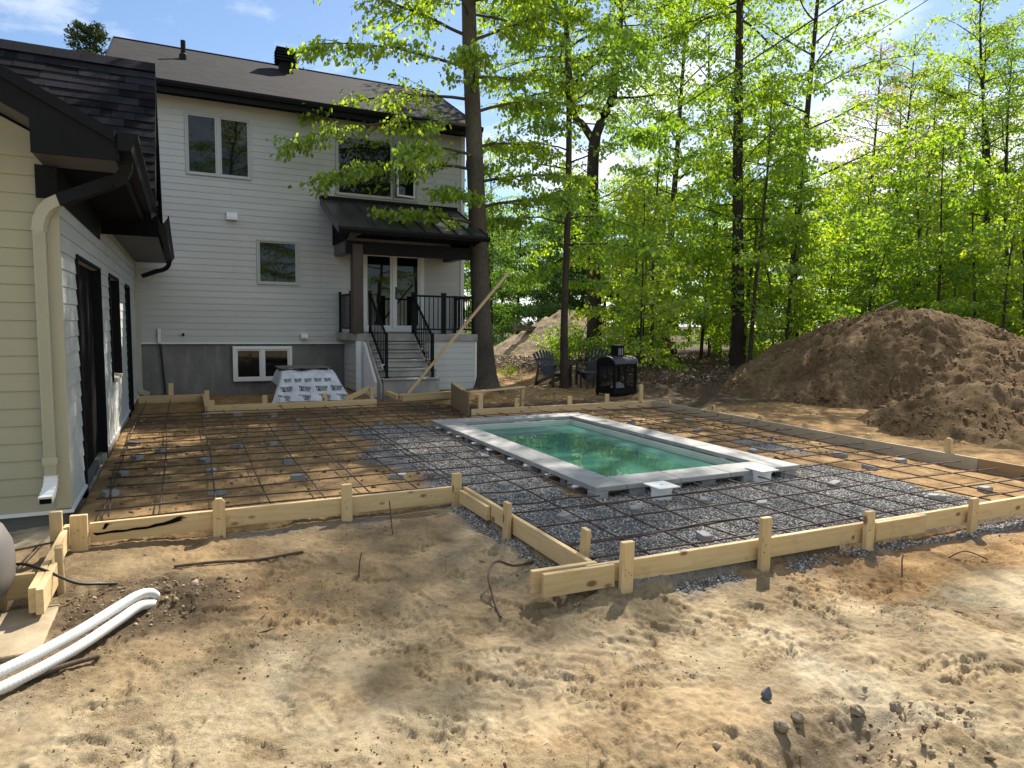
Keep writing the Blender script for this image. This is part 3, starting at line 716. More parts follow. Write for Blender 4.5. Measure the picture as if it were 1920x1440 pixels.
# ================================================================== PORCH
porch = empty('porch', (4.6, 15.2, 0), 'raised concrete porch with six steps and black railings below the patio door', 'porch')
DZ = 1.42; PYF = 15.02
dk = MB().prism([(3.30, FY-.03, DZ-.16), (3.38, 15.35, DZ-.16), (3.50, 15.06, DZ-.16), (3.70, PYF-.04, DZ-.16), (6.40, PYF-.04, DZ-.16), (6.40, FY-.03, DZ-.16)], (0, 0, .16))
dk.build('deck_slab', MT['concrete'], porch)
B(3.55, 6.33, PYF+.06, FY-.02, -.2, DZ-.165).build('core', MT['foundation'], porch)
sk_l = B(3.50, 3.545, PYF+.02, FY-.04, .10, DZ-.17).build('skirt', MT['trim_white'], porch)
clad(sk_l, (3.50, FY-.05, 0), (0,-1,0), (-1,0,0), 1.42, .12, 1.25, .1422, [], MT['siding_house'])
sk_f = B(5.02, 6.32, PYF+.015, PYF+.055, .10, DZ-.17).build('skirt', MT['trim_white'], porch)
clad(sk_f, (5.02, PYF+.015, 0), (1,0,0), (0,-1,0), 1.30, .12, 1.25, .1422, [], MT['siding_house'])
sk_c = B(3.57, 3.70, PYF+.015, PYF+.055, .10, DZ-.17).build('skirt', MT['trim_white'], porch)
clad(sk_c, (3.56, PYF+.015, 0), (1,0,0), (0,-1,0), .13, .12, 1.25, .1422, [], MT['siding_house'])
CB(6.315, 6.375, PYF-.01, PYF+.06, .10, 1.25).build('corner_trim', MT['trim_white'], porch)
CB(3.46, 3.56, PYF-.012, PYF+.06, .08, 1.25).build('corner_trim', MT['trim_white'], porch)
NS = 5; SX0, SX1 = 3.74, 4.98
for i in range(NS+1):
    y0 = 13.78 + i*.25; top = .50 + i*.184
    if i == NS: break
    zb = .02 if i == 0 else top-.184+.001
    CB(SX0, SX1, y0, 15.03 if i == NS-1 else y0+.27, top-.17, top-.045, c=.01).build('riser', MT['concrete'], porch) if i else CB(SX0, SX1, y0, y0+.27, .02, top-.045, c=.01).build('riser', MT['concrete'], porch)
    CB(SX0-.012, SX1+.012, y0-.025, y0+.27, top-.044, top, c=.012).build('step', MT['concrete'], porch)
MB().prism([(SX0-.06, 13.80, .05), (SX0-.06, 15.02, .05), (SX0-.06, 15.02, 1.30), (SX0-.06, 13.80, .38)], (.045, 0, 0)).build('stair_cheek', MT['concrete'], porch)
st_l = MB().prism([(SX0-.115, 14.05, .05), (SX0-.115, 15.02, .05), (SX0-.115, 15.02, 1.24), (SX0-.115, 14.05, .42)], (.05, 0, 0)).build('cheek_panel', MT['trim_white'], porch)
MB().cbox(SX0-.18, SX1+.02, 14.0, 15.0, -.2, .10).build('footing', MT['concrete'], porch)
CB(3.40, 3.64, 15.06, 15.30, DZ, 3.40, c=.012).build('post', MT['brown_post'], porch)
def railing(p0, p1, posts=True, h=.90, gap=.105):
    p0, p1 = Vector(p0), Vector(p1); L = (p1-p0).length; sl = p1-p0
    up = Vector((0,0,1)); hor = Vector((sl.x, sl.y, 0)); d = hor.normalized(); s = d.cross(up)*.02
    for zt, zh in ((h-.045, .045), (.09, .035)):
        q0, q1 = p0+up*zt, p1+up*zt; r_ = MB()
        r_.add([q0-s, q0+s, q1+s, q1-s, q0-s+up*zh, q0+s+up*zh, q1+s+up*zh, q1-s+up*zh], [(0,3,2,1),(4,5,6,7),(0,1,5,4),(1,2,6,5),(2,3,7,6),(3,0,4,7)])
        if zt > .5: ro = r_.build('railing', MT['black_paint'], porch)
        else: r_.build('bottom_rail', MT['black_paint'], ro)
    n = max(1, int(hor.length/gap))
    for i in range(1, n):
        t = i/n; q = p0+sl*t; B(q.x-.009, q.x+.009, q.y-.009, q.y+.009, q.z+.12, q.z+h-.04).build('baluster', MT['black_paint'], ro)
    if posts:
        for q in (p0, p1):
            m_ = MB().cbox(q.x-.027, q.x+.027, q.y-.027, q.y+.027, q.z-.005, q.z+h+.04); m_.cbox(q.x-.034, q.x+.034, q.y-.034, q.y+.034, q.z+h+.04, q.z+h+.06)
            m_.cbox(q.x-.05, q.x+.05, q.y-.05, q.y+.05, q.z-.004, q.z+.014); m_.build('newel', MT['black_paint'], ro)
railing((3.40, 16.40, DZ), (3.43, 15.42, DZ))
railing((3.80, 15.12, DZ), (3.84, 13.90, .50))
railing((4.80, 15.12, DZ), (4.86, 13.90, .50))
railing((4.86, 15.10, DZ), (5.52, 15.10, DZ)); railing((5.58, 15.10, DZ), (6.30, 15.10, DZ)); railing((6.34, 15.16, DZ), (6.34, 16.40, DZ))
cup = tag(MB().lathe([(.028, 0), (.034, .10), (.031, .10), (.026, .01)], (0, 0), 16).build('paper_cup', MT['pvc'], None, True), 'small white cup standing on a porch step', 'cup'); cup.location = (SX0+.09, 14.12, .685)

# ---- canopy over the porch
can = empty('porch_canopy', (4.7, 15.4, 3.4), 'sloping black standing-seam metal canopy above the patio door', 'canopy')
CX0, CX1, CYF, CZF, CZT = 2.98, 6.36, 14.38, 3.66, 4.54
npan = 9; w_ = (CX1-CX0)/npan; cyb = FY-.02
cd = Vector((0, cyb-CYF, CZT-CZF)); cu = cd.normalized(); cn = Vector((0, -cu.z, cu.y))
B(CX0, CX1, CYF+.02, CYF+.04, CZF-.02, CZF-.02+.001)
deckm = MB().prism([(CX0+.004, CYF+.004, CZF-.006), (CX0+.004, cyb, CZT-.006), (CX0+.004, cyb, CZT-.14), (CX0+.004, CYF+.004, CZF-.10)], (CX1-CX0-.008, 0, 0)); deckm.build('deck', MT['black_matte'], can)
for i in range(npan):
    a_, b_ = CX0+i*w_+.006, CX0+(i+1)*w_-.006
    MB().prism([(a_, CYF, CZF), (a_, cyb, CZT), (a_, cyb, CZT+.006), (a_, CYF, CZF+.006)], (b_-a_, 0, 0)).build('roof_panel', MT['metal_roof'], can)
for i in range(npan+1):
    a_ = CX0+i*w_; p0 = Vector((a_-.006, CYF, CZF)); o = [p0, p0+cd, p0+cd+cn*.04, p0+cn*.04]
    MB().prism(o, (.012, 0, 0)).build('seam', MT['metal_roof'], can)
CB(CX0-.03, CX1+.03, cyb-.05, cyb+.0, CZT-.02, CZT+.075).build('wall_flashing', MT['black_paint'], can)
MB().prism([(CX0-.02, CYF-.001, CZF-.005), (CX0-.02, CYF-.09, CZF-.005), (CX0-.02, CYF-.10, CZF-.06), (CX0-.02, CYF-.07, CZF-.12), (CX0-.02, CYF-.001, CZF-.12)], (CX1-CX0+.04, 0, 0)).build('gutter', MT['black_paint'], can)
for x in (CX0-.024, CX1+.002):
    MB().prism([(x, CYF, CZF+.01), (x, cyb-.05, CZT-.01), (x, cyb-.05, CZT-.16), (x, CYF, CZF-.13)], (.022, 0, 0)).build('rake_board', MT['soffit_grey'], can)
CB(3.28, 6.30, 15.07, 15.25, 3.19, 3.46).build('beam', MT['black_paint'], can)
B(3.46, 6.2, CYF+.03, 15.05, 3.52, 3.54).build('soffit', MT['black_matte'], can)
for x in (3.28, 6.02): CB(x, x+.20, 15.26, FY-.02, 3.22, 3.46).build('side_beam', MT['soffit_grey'], can)
for x in (3.24, 6.24): MB().prism([(x, 15.0, 3.48), (x, FY-.02, 3.48), (x, FY-.02, CZT-.16), (x, 14.6, CZF-.02)], (.03, 0, 0)).build('gable_infill', MT['black_matte'], can)

# ================================================================== GARAGE
GX, GY = -.88, 6.47
gar = empty('garage', (-2.2, 8.5, 0), 'cream clapboard garage with black doors and dark shingled gables at left', 'garage')
gw = B(-4.2, GX-.125, GY+.01, FY-.02, .10, 3.0).build('wall', MT['siding_garage'], gar)
side_ops = [(7.38, 9.30, -.2, 2.24), (10.42, 11.82, .84, 2.25), (13.2, 14.12, .14, 2.24)]
sw = MB()                                             # side wall with real openings
ys = [GY] + [v_ for o in side_ops for v_ in o[:2]] + [FY-.02]
for i in range(0, len(ys), 2): sw.box(GX-.12, GX, ys[i], ys[i+1], .12, 3.1)
for o in side_ops:
    sw.box(GX-.12, GX, o[0], o[1], o[3], 3.1)
    if o[2] > .2: sw.box(GX-.12, GX, o[0], o[1], .12, o[2])
swo = sw.build('side_wall', MT['siding_garage'], gar)
clad(swo, (GX, GY, 0), (0,1,0), (1,0,0), FY-GY-.05, .13, 2.93, .14, [(a_-GY-.02, b_-GY+.02, c_, d_+.02) for a_, b_, c_, d_ in side_ops], MT['siding_garage'], joints=(1.9, 3.6, 5.0, 5.9, 8.2))
fw = MB().prism([(-4.2, GY, .12), (GX, GY, .12), (GX, GY, 3.05), (-4.2, GY, 4.75)], (0, .009, 0)).build('front_wall', MT['siding_khaki_shade'], gar)
clad(fw, (-4.2, GY, 0), (1,0,0), (0,-1,0), 4.2+GX, .13, 2.93, .14, [], MT['siding_khaki_shade'])
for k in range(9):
    zk = 2.93+k*.14; clad(fw, (-4.2, GY, 0), (1,0,0), (0,-1,0), 4.2-.42-(zk+.14+.25-3.03)/.53, zk, zk+.14, .14, [], MT['siding_khaki_shade'])
ct = MB().cbox(GX-.085, GX+.022, GY-.035, GY-.001, .14, 2.9); ct.build('corner_trim', MT['trim_cream'], gar)
B(-4.2, GX+.03, GY-.03, GY-.002, .10, .129).build('drip_edge', MT['trim_white'], gar)
B(GX+.001, GX+.03, GY, 7.36, .10, .129).build('drip_edge', MT['trim_white'], gar); B(GX+.001, GX+.03, 9.32, 13.18, .10, .129).build('drip_edge', MT['trim_white'], gar); B(GX+.001, GX+.03, 14.14, FY, .10, .129).build('drip_edge', MT['trim_white'], gar)
B(-4.2, GX-.02, GY+.02, FY, -.5, .10).build('foundation', MT['garage_base'], gar)
for o in side_ops:                                    # black jambs, heads and leaves
    is_door = o[2] < .3; zb = .0 if is_door else o[2]
    dm = MB()
    for a_, b_ in ((o[0]-.015, o[0]+.035), (o[1]-.035, o[1]+.015)): dm.cbox(GX-.10, GX+.03, a_, b_, zb, o[3])
    dm.cbox(GX-.10, GX+.03, o[0]-.015, o[1]+.015, o[3]+.001, o[3]+.035)
    if not is_door: pass
    d_ = dm.build('door' if is_door else 'window', MT['black_paint'], gar)
    if is_door:
        B(GX-.085, GX-.06, o[0]+.036, o[1]-.036, zb+.02, o[3]-.002).build('leaf', MT['black_matte'], d_)
        CB(GX-.06, GX-.03, o[0]+.12, o[0]+.15, 1.0, 1.2).build('handle', MT['black_paint'], d_)
    else:
        B(GX-.075, GX-.068, o[0]+.036, o[1]-.036, zb+.06, o[3]-.002).build('pane', MT['glass'], d_)
        MB().prism([(GX-.09, o[0]+.04, zb), (GX+.035, o[0]+.04, zb-.02), (GX+.035, o[0]+.04, zb+.012), (GX-.09, o[0]+.04, zb+.035)], (0, o[1]-o[0]-.08, 0)).build('sill', MT['trim_cream'], d_)
CB(GX-.10, GX+.10, 7.30, 9.1, -.15, -.005).build('threshold', MT['concrete'], gar); B(GX-.02, GX+.022, 9.08, 9.26, -.1, .09).build('threshold_post', MT['trim_cream'], gar)
# front gable: rake along X, eave at the right with gutter along Y
RF = 5.97; ex, ez = -.42, 3.03; ps = .53
zl = lambda x: ez + ps*(ex-x)
MB().prism([(ex, RF, zl(ex)+.02), (-4.2, RF, zl(-4.2)+.02), (-4.2, RF, zl(-4.2)-.20), (-.945, RF, zl(-.945)-.20), (-.945, RF, 2.87), (ex, RF, 2.87)], (0, -.025, 0)).build('rake_fascia', MT['black_paint'], gar)
MB().prism([(ex-.001, RF-.027, zl(ex)+.055), (-4.2, RF-.027, zl(-4.2)+.055), (-4.2, RF-.027, zl(-4.2)-.03), (ex-.001, RF-.027, zl(ex)-.03)], (0, -.02, 0)).build('rake_trim', MT['black_paint'], gar)
MB().prism([(-4.2, RF+.001, zl(-4.2)-.02), (ex, RF+.001, ez-.02), (ex, RF+.001, ez+.05), (-4.2, RF+.001, zl(-4.2)+.05)], (0, 3.9, 0)).build('roof', MT['shingle_tab'], gar)
B(-4.2, -.95, RF, GY-.002, 3.05, 3.06)
MB().prism([(-4.2, RF, zl(-4.2)-.205), (-.95, RF, zl(-.95)-.205), (-.95, RF, zl(-.95)-.185), (-4.2, RF, zl(-4.2)-.185)], (0, GY-RF-.003, 0)).build('rake_soffit', MT['soffit_grey'], gar)
B(-.944, ex-.001, RF+.001, GY-.001, 2.872, 2.90).build('return_soffit', MT['soffit_grey'], gar)
B(-.944, -.93, RF+.001, GY-.001, 2.901, zl(-.945)-.21).build('return_cheek', MT['black_paint'], gar)
B(GX+.026, ex-.001, GY, 9.50, 2.872, 2.895).build('eave_soffit', MT['black_matte'], gar)
B(ex-.001, ex+.02, RF-.02, 9.50, 2.87, ez+.03).build('eave_fascia', MT['black_paint'], gar)
B(GX+.002, GX+.025, GY-.03, 9.45, 2.62, 2.871).build('frieze', MT['black_paint'], gar)
B(-1.0, GX+.024, GY-.06, GY-.031, 2.62, 2.871).build('frieze', MT['black_paint'], gar)
def kgut(y0, y1, x, zt, dz=.125):
    P_ = [(x, 0, zt), (x, 0, zt-dz), (x+.085, 0, zt-dz), (x+.105, 0, zt-.06), (x+.135, 0, zt-.03), (x+.135, 0, zt), (x+.12, 0, zt), (x+.12, 0, zt-.025), (x+.075, 0, zt-dz+.015), (x+.012, 0, zt-dz+.015), (x+.012, 0, zt)]
    return MB().prism([(p[0], y0, p[2]) for p in P_], (0, y1-y0, 0))
kgut(RF-.06, 9.47, ex+.021, ez+.04).build('gutter', MT['black_paint'], gar)
MB().prism([(ex+.02, RF-.066, ez+.04), (ex+.02, RF-.066, ez-.09), (ex+.105, RF-.066, ez-.09), (ex+.13, RF-.066, ez-.02), (ex+.157, RF-.066, ez+.01), (ex+.157, RF-.066, ez+.04)], (0, .005, 0)).build('gutter_end', MT['black_paint'], gar)
# downspout: ribbed elbow, diagonal, cream drop and shoe
def rect_pipe(pts, w, d, side):
    """rectangular pipe along pts; side = width direction"""
    m_ = MB(); s = Vector(side).normalized(); V = []
    pts = [Vector(p) for p in pts]
    for i, p in enumerate(pts):
        t = (pts[min(i+1, len(pts)-1)]-pts[max(i-1, 0)]).normalized(); n_ = t.cross(s).normalized()
        k = 1.0 if i % 2 == 0 or len(pts) < 5 else .93
        V += [p+s*w*k+n_*d*k, p-s*w*k+n_*d*k, p-s*w*k-n_*d*k, p+s*w*k-n_*d*k]
    f = [(i*4+k, i*4+(k+1) % 4, i*4+4+(k+1) % 4, i*4+4+k) for i in range(len(pts)-1) for k in range(4)] + [(3,2,1,0), tuple(len(V)-4+k for k in range(4))]
    return m_.add(V, f)
def bez(a_, b_, c_, n=9): return [Vector(a_)*(1-t)**2 + Vector(b_)*2*t*(1-t) + Vector(c_)*t*t for t in np.linspace(0, 1, n)]
dsx, dsy = -.985, GY-.075
rect_pipe(bez((-.36, 6.12, 2.90), (-.36, 6.13, 2.78), (-.47, 6.17, 2.74)), .033, .045, (0,1,0)).build('downspout_elbow', MT['black_paint'], gar)
rect_pipe([(-.46, 6.165, 2.745), (-.83, 6.33, 2.60)], .034, .046, (.4,.9,0)).build('downspout_arm', MT['black_paint'], gar)
rect_pipe(bez((-.82, 6.33, 2.605), (-.98, dsy, 2.55), (dsx, dsy, 2.36)), .033, .045, (.3,.95,0)).build('downspout_elbow', MT['trim_cream'], gar)
ds = rect_pipe([(dsx, dsy, 2.37), (dsx, dsy, .42)], .033, .040, (0,1,0)).build('downspout', MT['trim_cream'], gar)
for k in range(5): B(dsx-.032+k*.014, dsx-.026+k*.014, dsy-.036, dsy-.033, .45, 2.34).build('rib', MT['trim_cream'], ds)
B(dsx-.05, dsx+.05, dsy-.037, dsy+.034, .52, .58).build('strap', MT['trim_cream'], ds)
rect_pipe(bez((dsx, dsy, .43), (dsx, dsy, .33), (dsx-.025, dsy-.13, .26), 11), .047, .034, (1,0,0)).build('downspout_shoe', MT['trim_white'], gar)
B(dsx-.025-.04, dsx-.025+.04, dsy-.137, dsy-.132, .232, .288).build('shoe_mouth', MT['black_matte'], gar)
# cross gable: slope facing the camera, ridge along X
CE, CEZ, CRY, CRZ, CXR = 9.52, 3.28, 11.30, 5.30, -.27
cg = MB()
cg.prism([(-4.4, CE, CEZ), (-4.4, CRY, CRZ), (-4.4, CRY, CRZ-.2), (-4.4, CE, CEZ-.14)], (4.4+CXR-.02, 0, 0))
cg.prism([(-4.4, 2*CRY-CE, CEZ), (-4.4, 2*CRY-CE, CEZ-.14), (-4.4, CRY, CRZ-.2), (-4.4, CRY, CRZ)], (4.4+CXR-.02, 0, 0))
croof = cg.build('cross_roof', MT['shingle_tab'], gar)
sdir = Vector((0, CRY-CE, CRZ-CEZ)); SL = sdir.length; sdir.normalize(); sn = Vector((0, -sdir.z, sdir.y))
nc = 16; exs = SL/nc
tabm = [MB().prism([(0, 0, 0), (0, 0, .016), (0, exs+.03, .004), (0, exs+.03, 0)], (1, 0, 0)).mesh('shingle') for _ in range(1)]
tabm[0].materials.append(MT['shingle_tab'])
nsh = 0
for r_ in range(nc):
    x = CXR + .012
    while x > -2.6 and nsh < 298:
        w_ = rnd.choice([.13, .19, .24, .30, .36]); x2 = x-w_
        o = bpy.data.objects.new('shingle', tabm[0]); COL.objects.link(o)
        M = Matrix((Vector((1,0,0))*(w_-.004), sdir, sn*(1+rnd.uniform(-.25, .35)))).transposed().to_4x4()
        M.translation = Vector((x2, CE, CEZ)) + sdir*(r_*exs-.02) + sn*.002
        o.parent = croof; o.matrix_parent_inverse = world_of(croof).inverted(); o.matrix_basis = M
        x = x2; nsh += 1
rc = MB()
for k in range(14): rc.prism([(CXR+.01-k*.3, CRY-.16, CRZ-.135+.012), (CXR+.01-k*.3, CRY, CRZ+.045), (CXR+.01-k*.3, CRY+.16, CRZ-.135), (CXR+.01-k*.3, CRY, CRZ+.02)], (-.297, 0, 0))
rc.build('ridge_cap', MT['shingle_tab'], croof)
MB().prism([(CXR-.019, CE-.02, CEZ-.01), (CXR-.019, CRY, CRZ-.02), (CXR-.019, CRY, CRZ-.30), (CXR-.019, CE-.02, CEZ-.30)], (.03, 0, 0)).build('rake_board', MT['black_paint'], gar)
MB().prism([(CXR-.019, 2*CRY-CE, CEZ-.01), (CXR-.019, 2*CRY-CE, CEZ-.30), (CXR-.019, CRY, CRZ-.30), (CXR-.019, CRY, CRZ-.02)], (.03, 0, 0)).build('rake_board', MT['black_paint'], gar)
MB().prism([(GX+.02, CE+.02, 2.70), (CXR+.035, CE+.02, 2.70), (CXR+.035, CE+.02, CEZ-.13), (GX+.02, CE+.02, CEZ-.13)], (0, .03, 0)).build('return_panel', MT['black_matte'], gar)
B(GX+.02, CXR+.03, CE+.015, CE+.019, CEZ-.20, CEZ-.145).build('return_trim', MT['brown_post'], gar)
for k in range(3): CB(CXR-.045+k*.02, CXR-.03+k*.02, CE+.0, CE+.014, CEZ-.36+.02*k, CEZ-.15).build('shim', MT['old_wood'], gar)
MB().prism([(GX, CE+.2, 2.9), (GX, CRY, CRZ-.3), (GX, 2*CRY-CE-.2, 2.9)], (-.05, 0, 0)).build('gable_wall', MT['siding_garage'], gar)
B(GX+.026, CXR-.02, CE+.051, 16.2, 2.862, 2.885).build('rear_soffit', MT['soffit_grey'], gar)
B(GX+.002, GX+.025, CE+.06, FY-.03, 2.78, 2.861).build('frieze', MT['trim_cream'], gar)
B(CXR-.019, CXR+.0, 13.1, 16.2, 2.86, 3.02).build('rear_fascia', MT['black_paint'], gar)
kgut(9.7, 16.1, CXR+.012, 2.99, .11).build('rear_gutter', MT['black_paint'], gar)
MB().prism([(-4.2, 9.6, zl(-4.2)), (CXR, 9.6, 2.99), (CXR, 9.6, 3.03), (-4.2, 9.6, zl(-4.2)+.05)], (0, 6.6, 0)).build('rear_roof', MT['shingle_tab'], gar)
rect_pipe(bez((CXR+.05, 15.75, 2.87), (CXR+.05, 15.75, 2.70), (-.45, 15.75, 2.66)) + [Vector((-.74, 15.75, 2.54))], .035, .045, (0,1,0)).build('downspout_arm', MT['black_paint'], gar)
rect_pipe(bez((-.73, 15.75, 2.545), (-.83, 15.75, 2.50), (-.83, 15.75, 2.36), 7) + [Vector((-.83, 15.75, .30))] + bez((-.83, 15.75, .28), (-.83, 15.75, .16), (-.66, 15.72, .13), 7), .04, .05, (0,1,0)).build('downspout', MT['trim_cream'], gar)
CB(GX-.01, GX+.02, 9.4, 12.9, -.12, .09).build('footing_board', MT['pine_grey'], gar)
# ================================================================== POOL
pool = empty('swimming_pool', (4.79, 7.57, 0), 'small rectangular plunge pool with green water and grey concrete coping', 'pool')
CT, TH, CW = .172, .05, .36
ix0, ix1, iy0, iy1 = PX0+CW, PX1-CW, PY0+CW, PY1-CW
def slab(x0, x1, y0, y1):
    g = .0035; o = CB(x0+g, x1-g, y0+g, y1-g, CT-TH, CT+rnd.uniform(-.0015, .0015), c=.004).build('coping_slab', MT['coping'], pool)
for xa, xb in ((PX0, ix0), (ix1, PX1)):
    for ya in np.linspace(iy0, iy1, 5)[:-1]: slab(xa, xb, ya, ya+(iy1-iy0)/4)
for ya, yb in ((PY0, iy0), (iy1, PY1)):
    slab(PX0, ix0, ya, yb); slab(ix1, PX1, ya, yb)
    for xa in np.linspace(ix0, ix1, 4)[:-1]: slab(xa, xa+(ix1-ix0)/3, ya, yb)
bs = MB(); bz = -1.25; a0, a1, b0, b1 = ix0+.02, ix1-.02, iy0+.02, iy1-.02
bs.add([(a0,b0,CT-TH-.002),(a1,b0,CT-TH-.002),(a1,b1,CT-TH-.002),(a0,b1,CT-TH-.002),(a0+.05,b0+.05,bz),(a1-.05,b0+.05,bz),(a1-.05,b1-.05,bz),(a0+.05,b1-.05,bz)],
       [(0,1,5,4),(1,2,6,5),(2,3,7,6),(3,0,4,7),(4,5,6,7)])
bs.build('basin', MT['basin'], pool)
for k in range(3): CB(a0+.03, a1-.03, b1-.04-.28*(k+1), b1-.04-.28*k-.002, bz, -.22-.25*k, c=.02).build('basin_step', MT['basin'], pool)
for k, z in enumerate((.098, .068)): 
    for bx in ((a0+.001, a1-.001, b1-.012-.004*k, b1-.004, z, z+.012), (a1-.012-.004*k, a1-.004, b0+.02, b1-.013, z, z+.012)): B(*bx).build('lip', MT['basin'], pool)
wx_, wy_ = np.linspace(a0+.002, a1-.002, 60), np.linspace(b0+.002, b1-.002, 110); wX, wY = np.meshgrid(wx_, wy_)
wz = .035 + .0012*fbm(wX*3, wY*3, 7, 2); n_, m_ = 60, 110; wi = (np.arange(m_-1)[:, None]*n_ + np.arange(n_-1)[None, :]).ravel()
link('water', fastmesh('water', np.stack([wX.ravel(), wY.ravel(), wz.ravel()], 1), np.stack([wi, wi+1, wi+1+n_, wi+n_], 1), True), MT['water'], pool)
br = random.Random(3)
def blk(x, y, w, d):
    z0 = gz(min(max(x, PX0-.05), PX1+.05) if not (PX0+.19 < x < PX1-.19) else x, y) if False else .03
    CB(x-w/2, x+w/2, y-d/2, y+d/2, z0, CT-TH-.001, c=.005).build('support_block', MT['block'], pool)
y = PY0+.06
while y < PY1-.1:
    w = br.choice([.10, .14, .2]); blk(PX0+.10+br.uniform(-.03, .02), y+.03, w+.02, br.choice([.09, .10, .16])); y += br.uniform(.28, .44)
x = PX0+.5
while x < PX1-.05:
    blk(x, PY0+.08+br.uniform(-.03, .02), br.choice([.10, .19, .19]), .1); x += br.uniform(.34, .55)
blk(PX1-.14, PY0+.07, .17, .12); blk(PX0+.07, PY0+.07, .15, .14)
for y in np.arange(PY0+.4, PY1, .5): blk(PX1-.1, y, .12, .18)
for x in np.arange(PX0+.3, PX1, .5): blk(x, PY1-.1, .18, .12)
for k in range(9):                                  # shims poking out under the slabs
    y = PY0 + .35 + k*.5 + br.uniform(-.1, .1)
    CB(PX0-.05, PX0+.08, y, y+.05, CT-TH-.022, CT-TH-.003, c=.003).build('shim', MT['pvc'], pool)
for (x, y, lab) in ((4.05, 5.02, 'white square skimmer lid on round riser at the middle of the near coping'), (5.52, 5.19, 'white square skimmer lid on round riser by the near right coping corner')):
    s = empty('skimmer_riser', (x, y, 0), lab, 'skimmer', 'skimmer risers on the near side of the pool')
    MB().lathe([(.098, .0), (.098, .15), (.106, .15), (.106, .177), (.08, .177)], (x, y), 28).build('riser', MT['pvc'], s, False)
    CB(x-.125, x+.125, y-.125, y+.125, .178, .191, c=.004).build('lid', MT['pvc'], s)
    MB().lathe([(.012, .1912), (.012, .1922), (.004, .1922)], (x, y), 12).build('finger_hole', MT['rubber'], s)
    MB().lathe([(.12, .02), (.12, .04), (.09, .045)], (x, y), 20).build('rubber_collar', MT['rubber'], s)

# ================================================================== FORM BOARDS
TZ, BH, BT = .115, .145, .038
def fb(p0, p1, lab, mat='pine', z=TZ, h=BH, th=BT):
    return tag(board('form_board', (*p0, z), (*p1, z), th, h, MT[mat]), lab, 'board', 'lumber edging the slab form')
fb((2.24, 3.475), (4.63, 3.415), 'front form board, left length with the two-stake overlap at its end')
fb((1.90, 3.50), (2.44, 3.474), 'short doubled board nailed to the outside left end of the front form') if False else None
fb((1.92, 3.467), (2.42, 3.445), 'short board end sticking out left of the front form corner')
fb((1.88, 3.545), (2.34, 3.525), 'rear board of the doubled left end of the front form')
fb((4.63, 3.415), (8.6, 3.33), 'front form board, right length running out of the picture')
fb((4.82, 3.370), (5.42, 3.357), 'rough-edged splice board nailed over the front form joint')
fb((2.31, 3.55), (2.305, 5.68), 'form board running from the front corner back to the inside corner')
fb((2.262, 5.05), (2.258, 5.66), 'short brown splice board outside the inner corner board', 'pine', TZ-.01, .12)
fb((-.66, 5.72), (2.29, 5.735), 'form board with a long black scorch mark left of the pool')
fb((-.80, 4.44), (-.80, 5.75), 'form board beside the garage corner, running towards the camera')
fb((-.76, 4.40), (-.757, 4.86), 'second board doubled onto the end of the garage corner form')
fb((-1.25, 4.72), (-.83, 4.72), 'short cross board behind the filter tank')
fb((-.82, 14.83), (.30, 14.83), 'form board against the house foundation at the far left')
fb((.32, 12.87), (.32, 14.98), 'short form board turning back toward the basement wall')
fb((.34, 12.85), (3.35, 12.86), 'form board in front of the wrapped pallet')
fb((4.50, 10.82), (8.50, 10.85), 'far form board behind the pool')
fb((8.45, 10.83), (8.37, 6.05), 'right-hand form board, weathered far length', 'pine_grey')
fb((8.37, 6.05), (8.40, 4.62), 'right-hand form board, pale middle length', 'pine_grey')
fb((8.40, 4.615), (8.46, 2.6), 'right-hand form board, darker brown near length', 'pine_brown')
fb((8.55, 10.9), (8.0, 11.35), 'thin batten on the ground behind the far right corner', 'pine', .06, .05)
scorch = MB()                                       # charred streak on the left board
sp = [(-.66, .115), (-.60, .112), (-.52, .120), (-.45, .114), (-.38, .122), (-.30, .121), (-.25, .136), (-.20, .139), (-.15, .152), (-.10, .172), (-.05, .178), (-.075, .166), (-.03, .160), (-.08, .152), (-.06, .143), (-.12, .128), (-.18, .118), (-.24, .113), (-.31, .103), (-.40, .104), (-.46, .098), (-.55, .101), (-.64, .094)]
fbl = [o for o in bpy.data.objects if o.get('label', '').startswith('form board with a long black')][0]
MB().prism([(x+.02, 5.6975, z) for x, z in sp], (0, .002, 0)).build('scorch_mark', MT['black_matte'], fbl)
MB().prism([(-.58, 5.6975, .135), (-.56, 5.6975, .135), (-.53, 5.6975, .175), (-.56, 5.6975, .178)], (0, .002, 0)).build('scorch_mark', MT['black_matte'], fbl)
skr = random.Random(8)
def stake(x, y, h, lab, ang=0, w=.089, t=.04, lean=(0, 0), point=False, zb=None):
    z0 = gz(x, y)-.12 if zb is None else zb; H = h - z0
    m_ = MB()
    if point: m_.prism([(-w/2, -t/2, 0), (w/2, -t/2, 0), (w/2, -t/2, H-.03), (w*.25, -t/2, H), (-w*.25, -t/2, H), (-w/2, -t/2, H-.03)], (0, t, 0))
    else: m_.cbox(-w/2, w/2, -t/2, t/2, 0, H+.0)
    me = m_.mesh('wooden_stake'); o = link('wooden_stake', me, MT['pine_v'])
    o.matrix_basis = Matrix.Translation((x, y, z0)) @ Matrix.Rotation(math.radians(ang+skr.uniform(-5, 5)), 4, 'Z') @ Matrix.Rotation(lean[0]+skr.uniform(-.02, .02), 4, 'X') @ Matrix.Rotation(lean[1], 4, 'Y')
    if y < 6:
        for k in range(4):
            nx, nz = skr.uniform(-w*.28, w*.28), skr.uniform(.10, .18)-z0
            nl = MB().tube([(nx, -t/2-.0015, nz), (nx, -t/2+.003, nz)], .0038, 6).build('nail', MT['rubber']); nl.parent = o; nl.matrix_parent_inverse = Matrix()
    return tag(o, lab, 'stake', 'stakes holding the slab form')
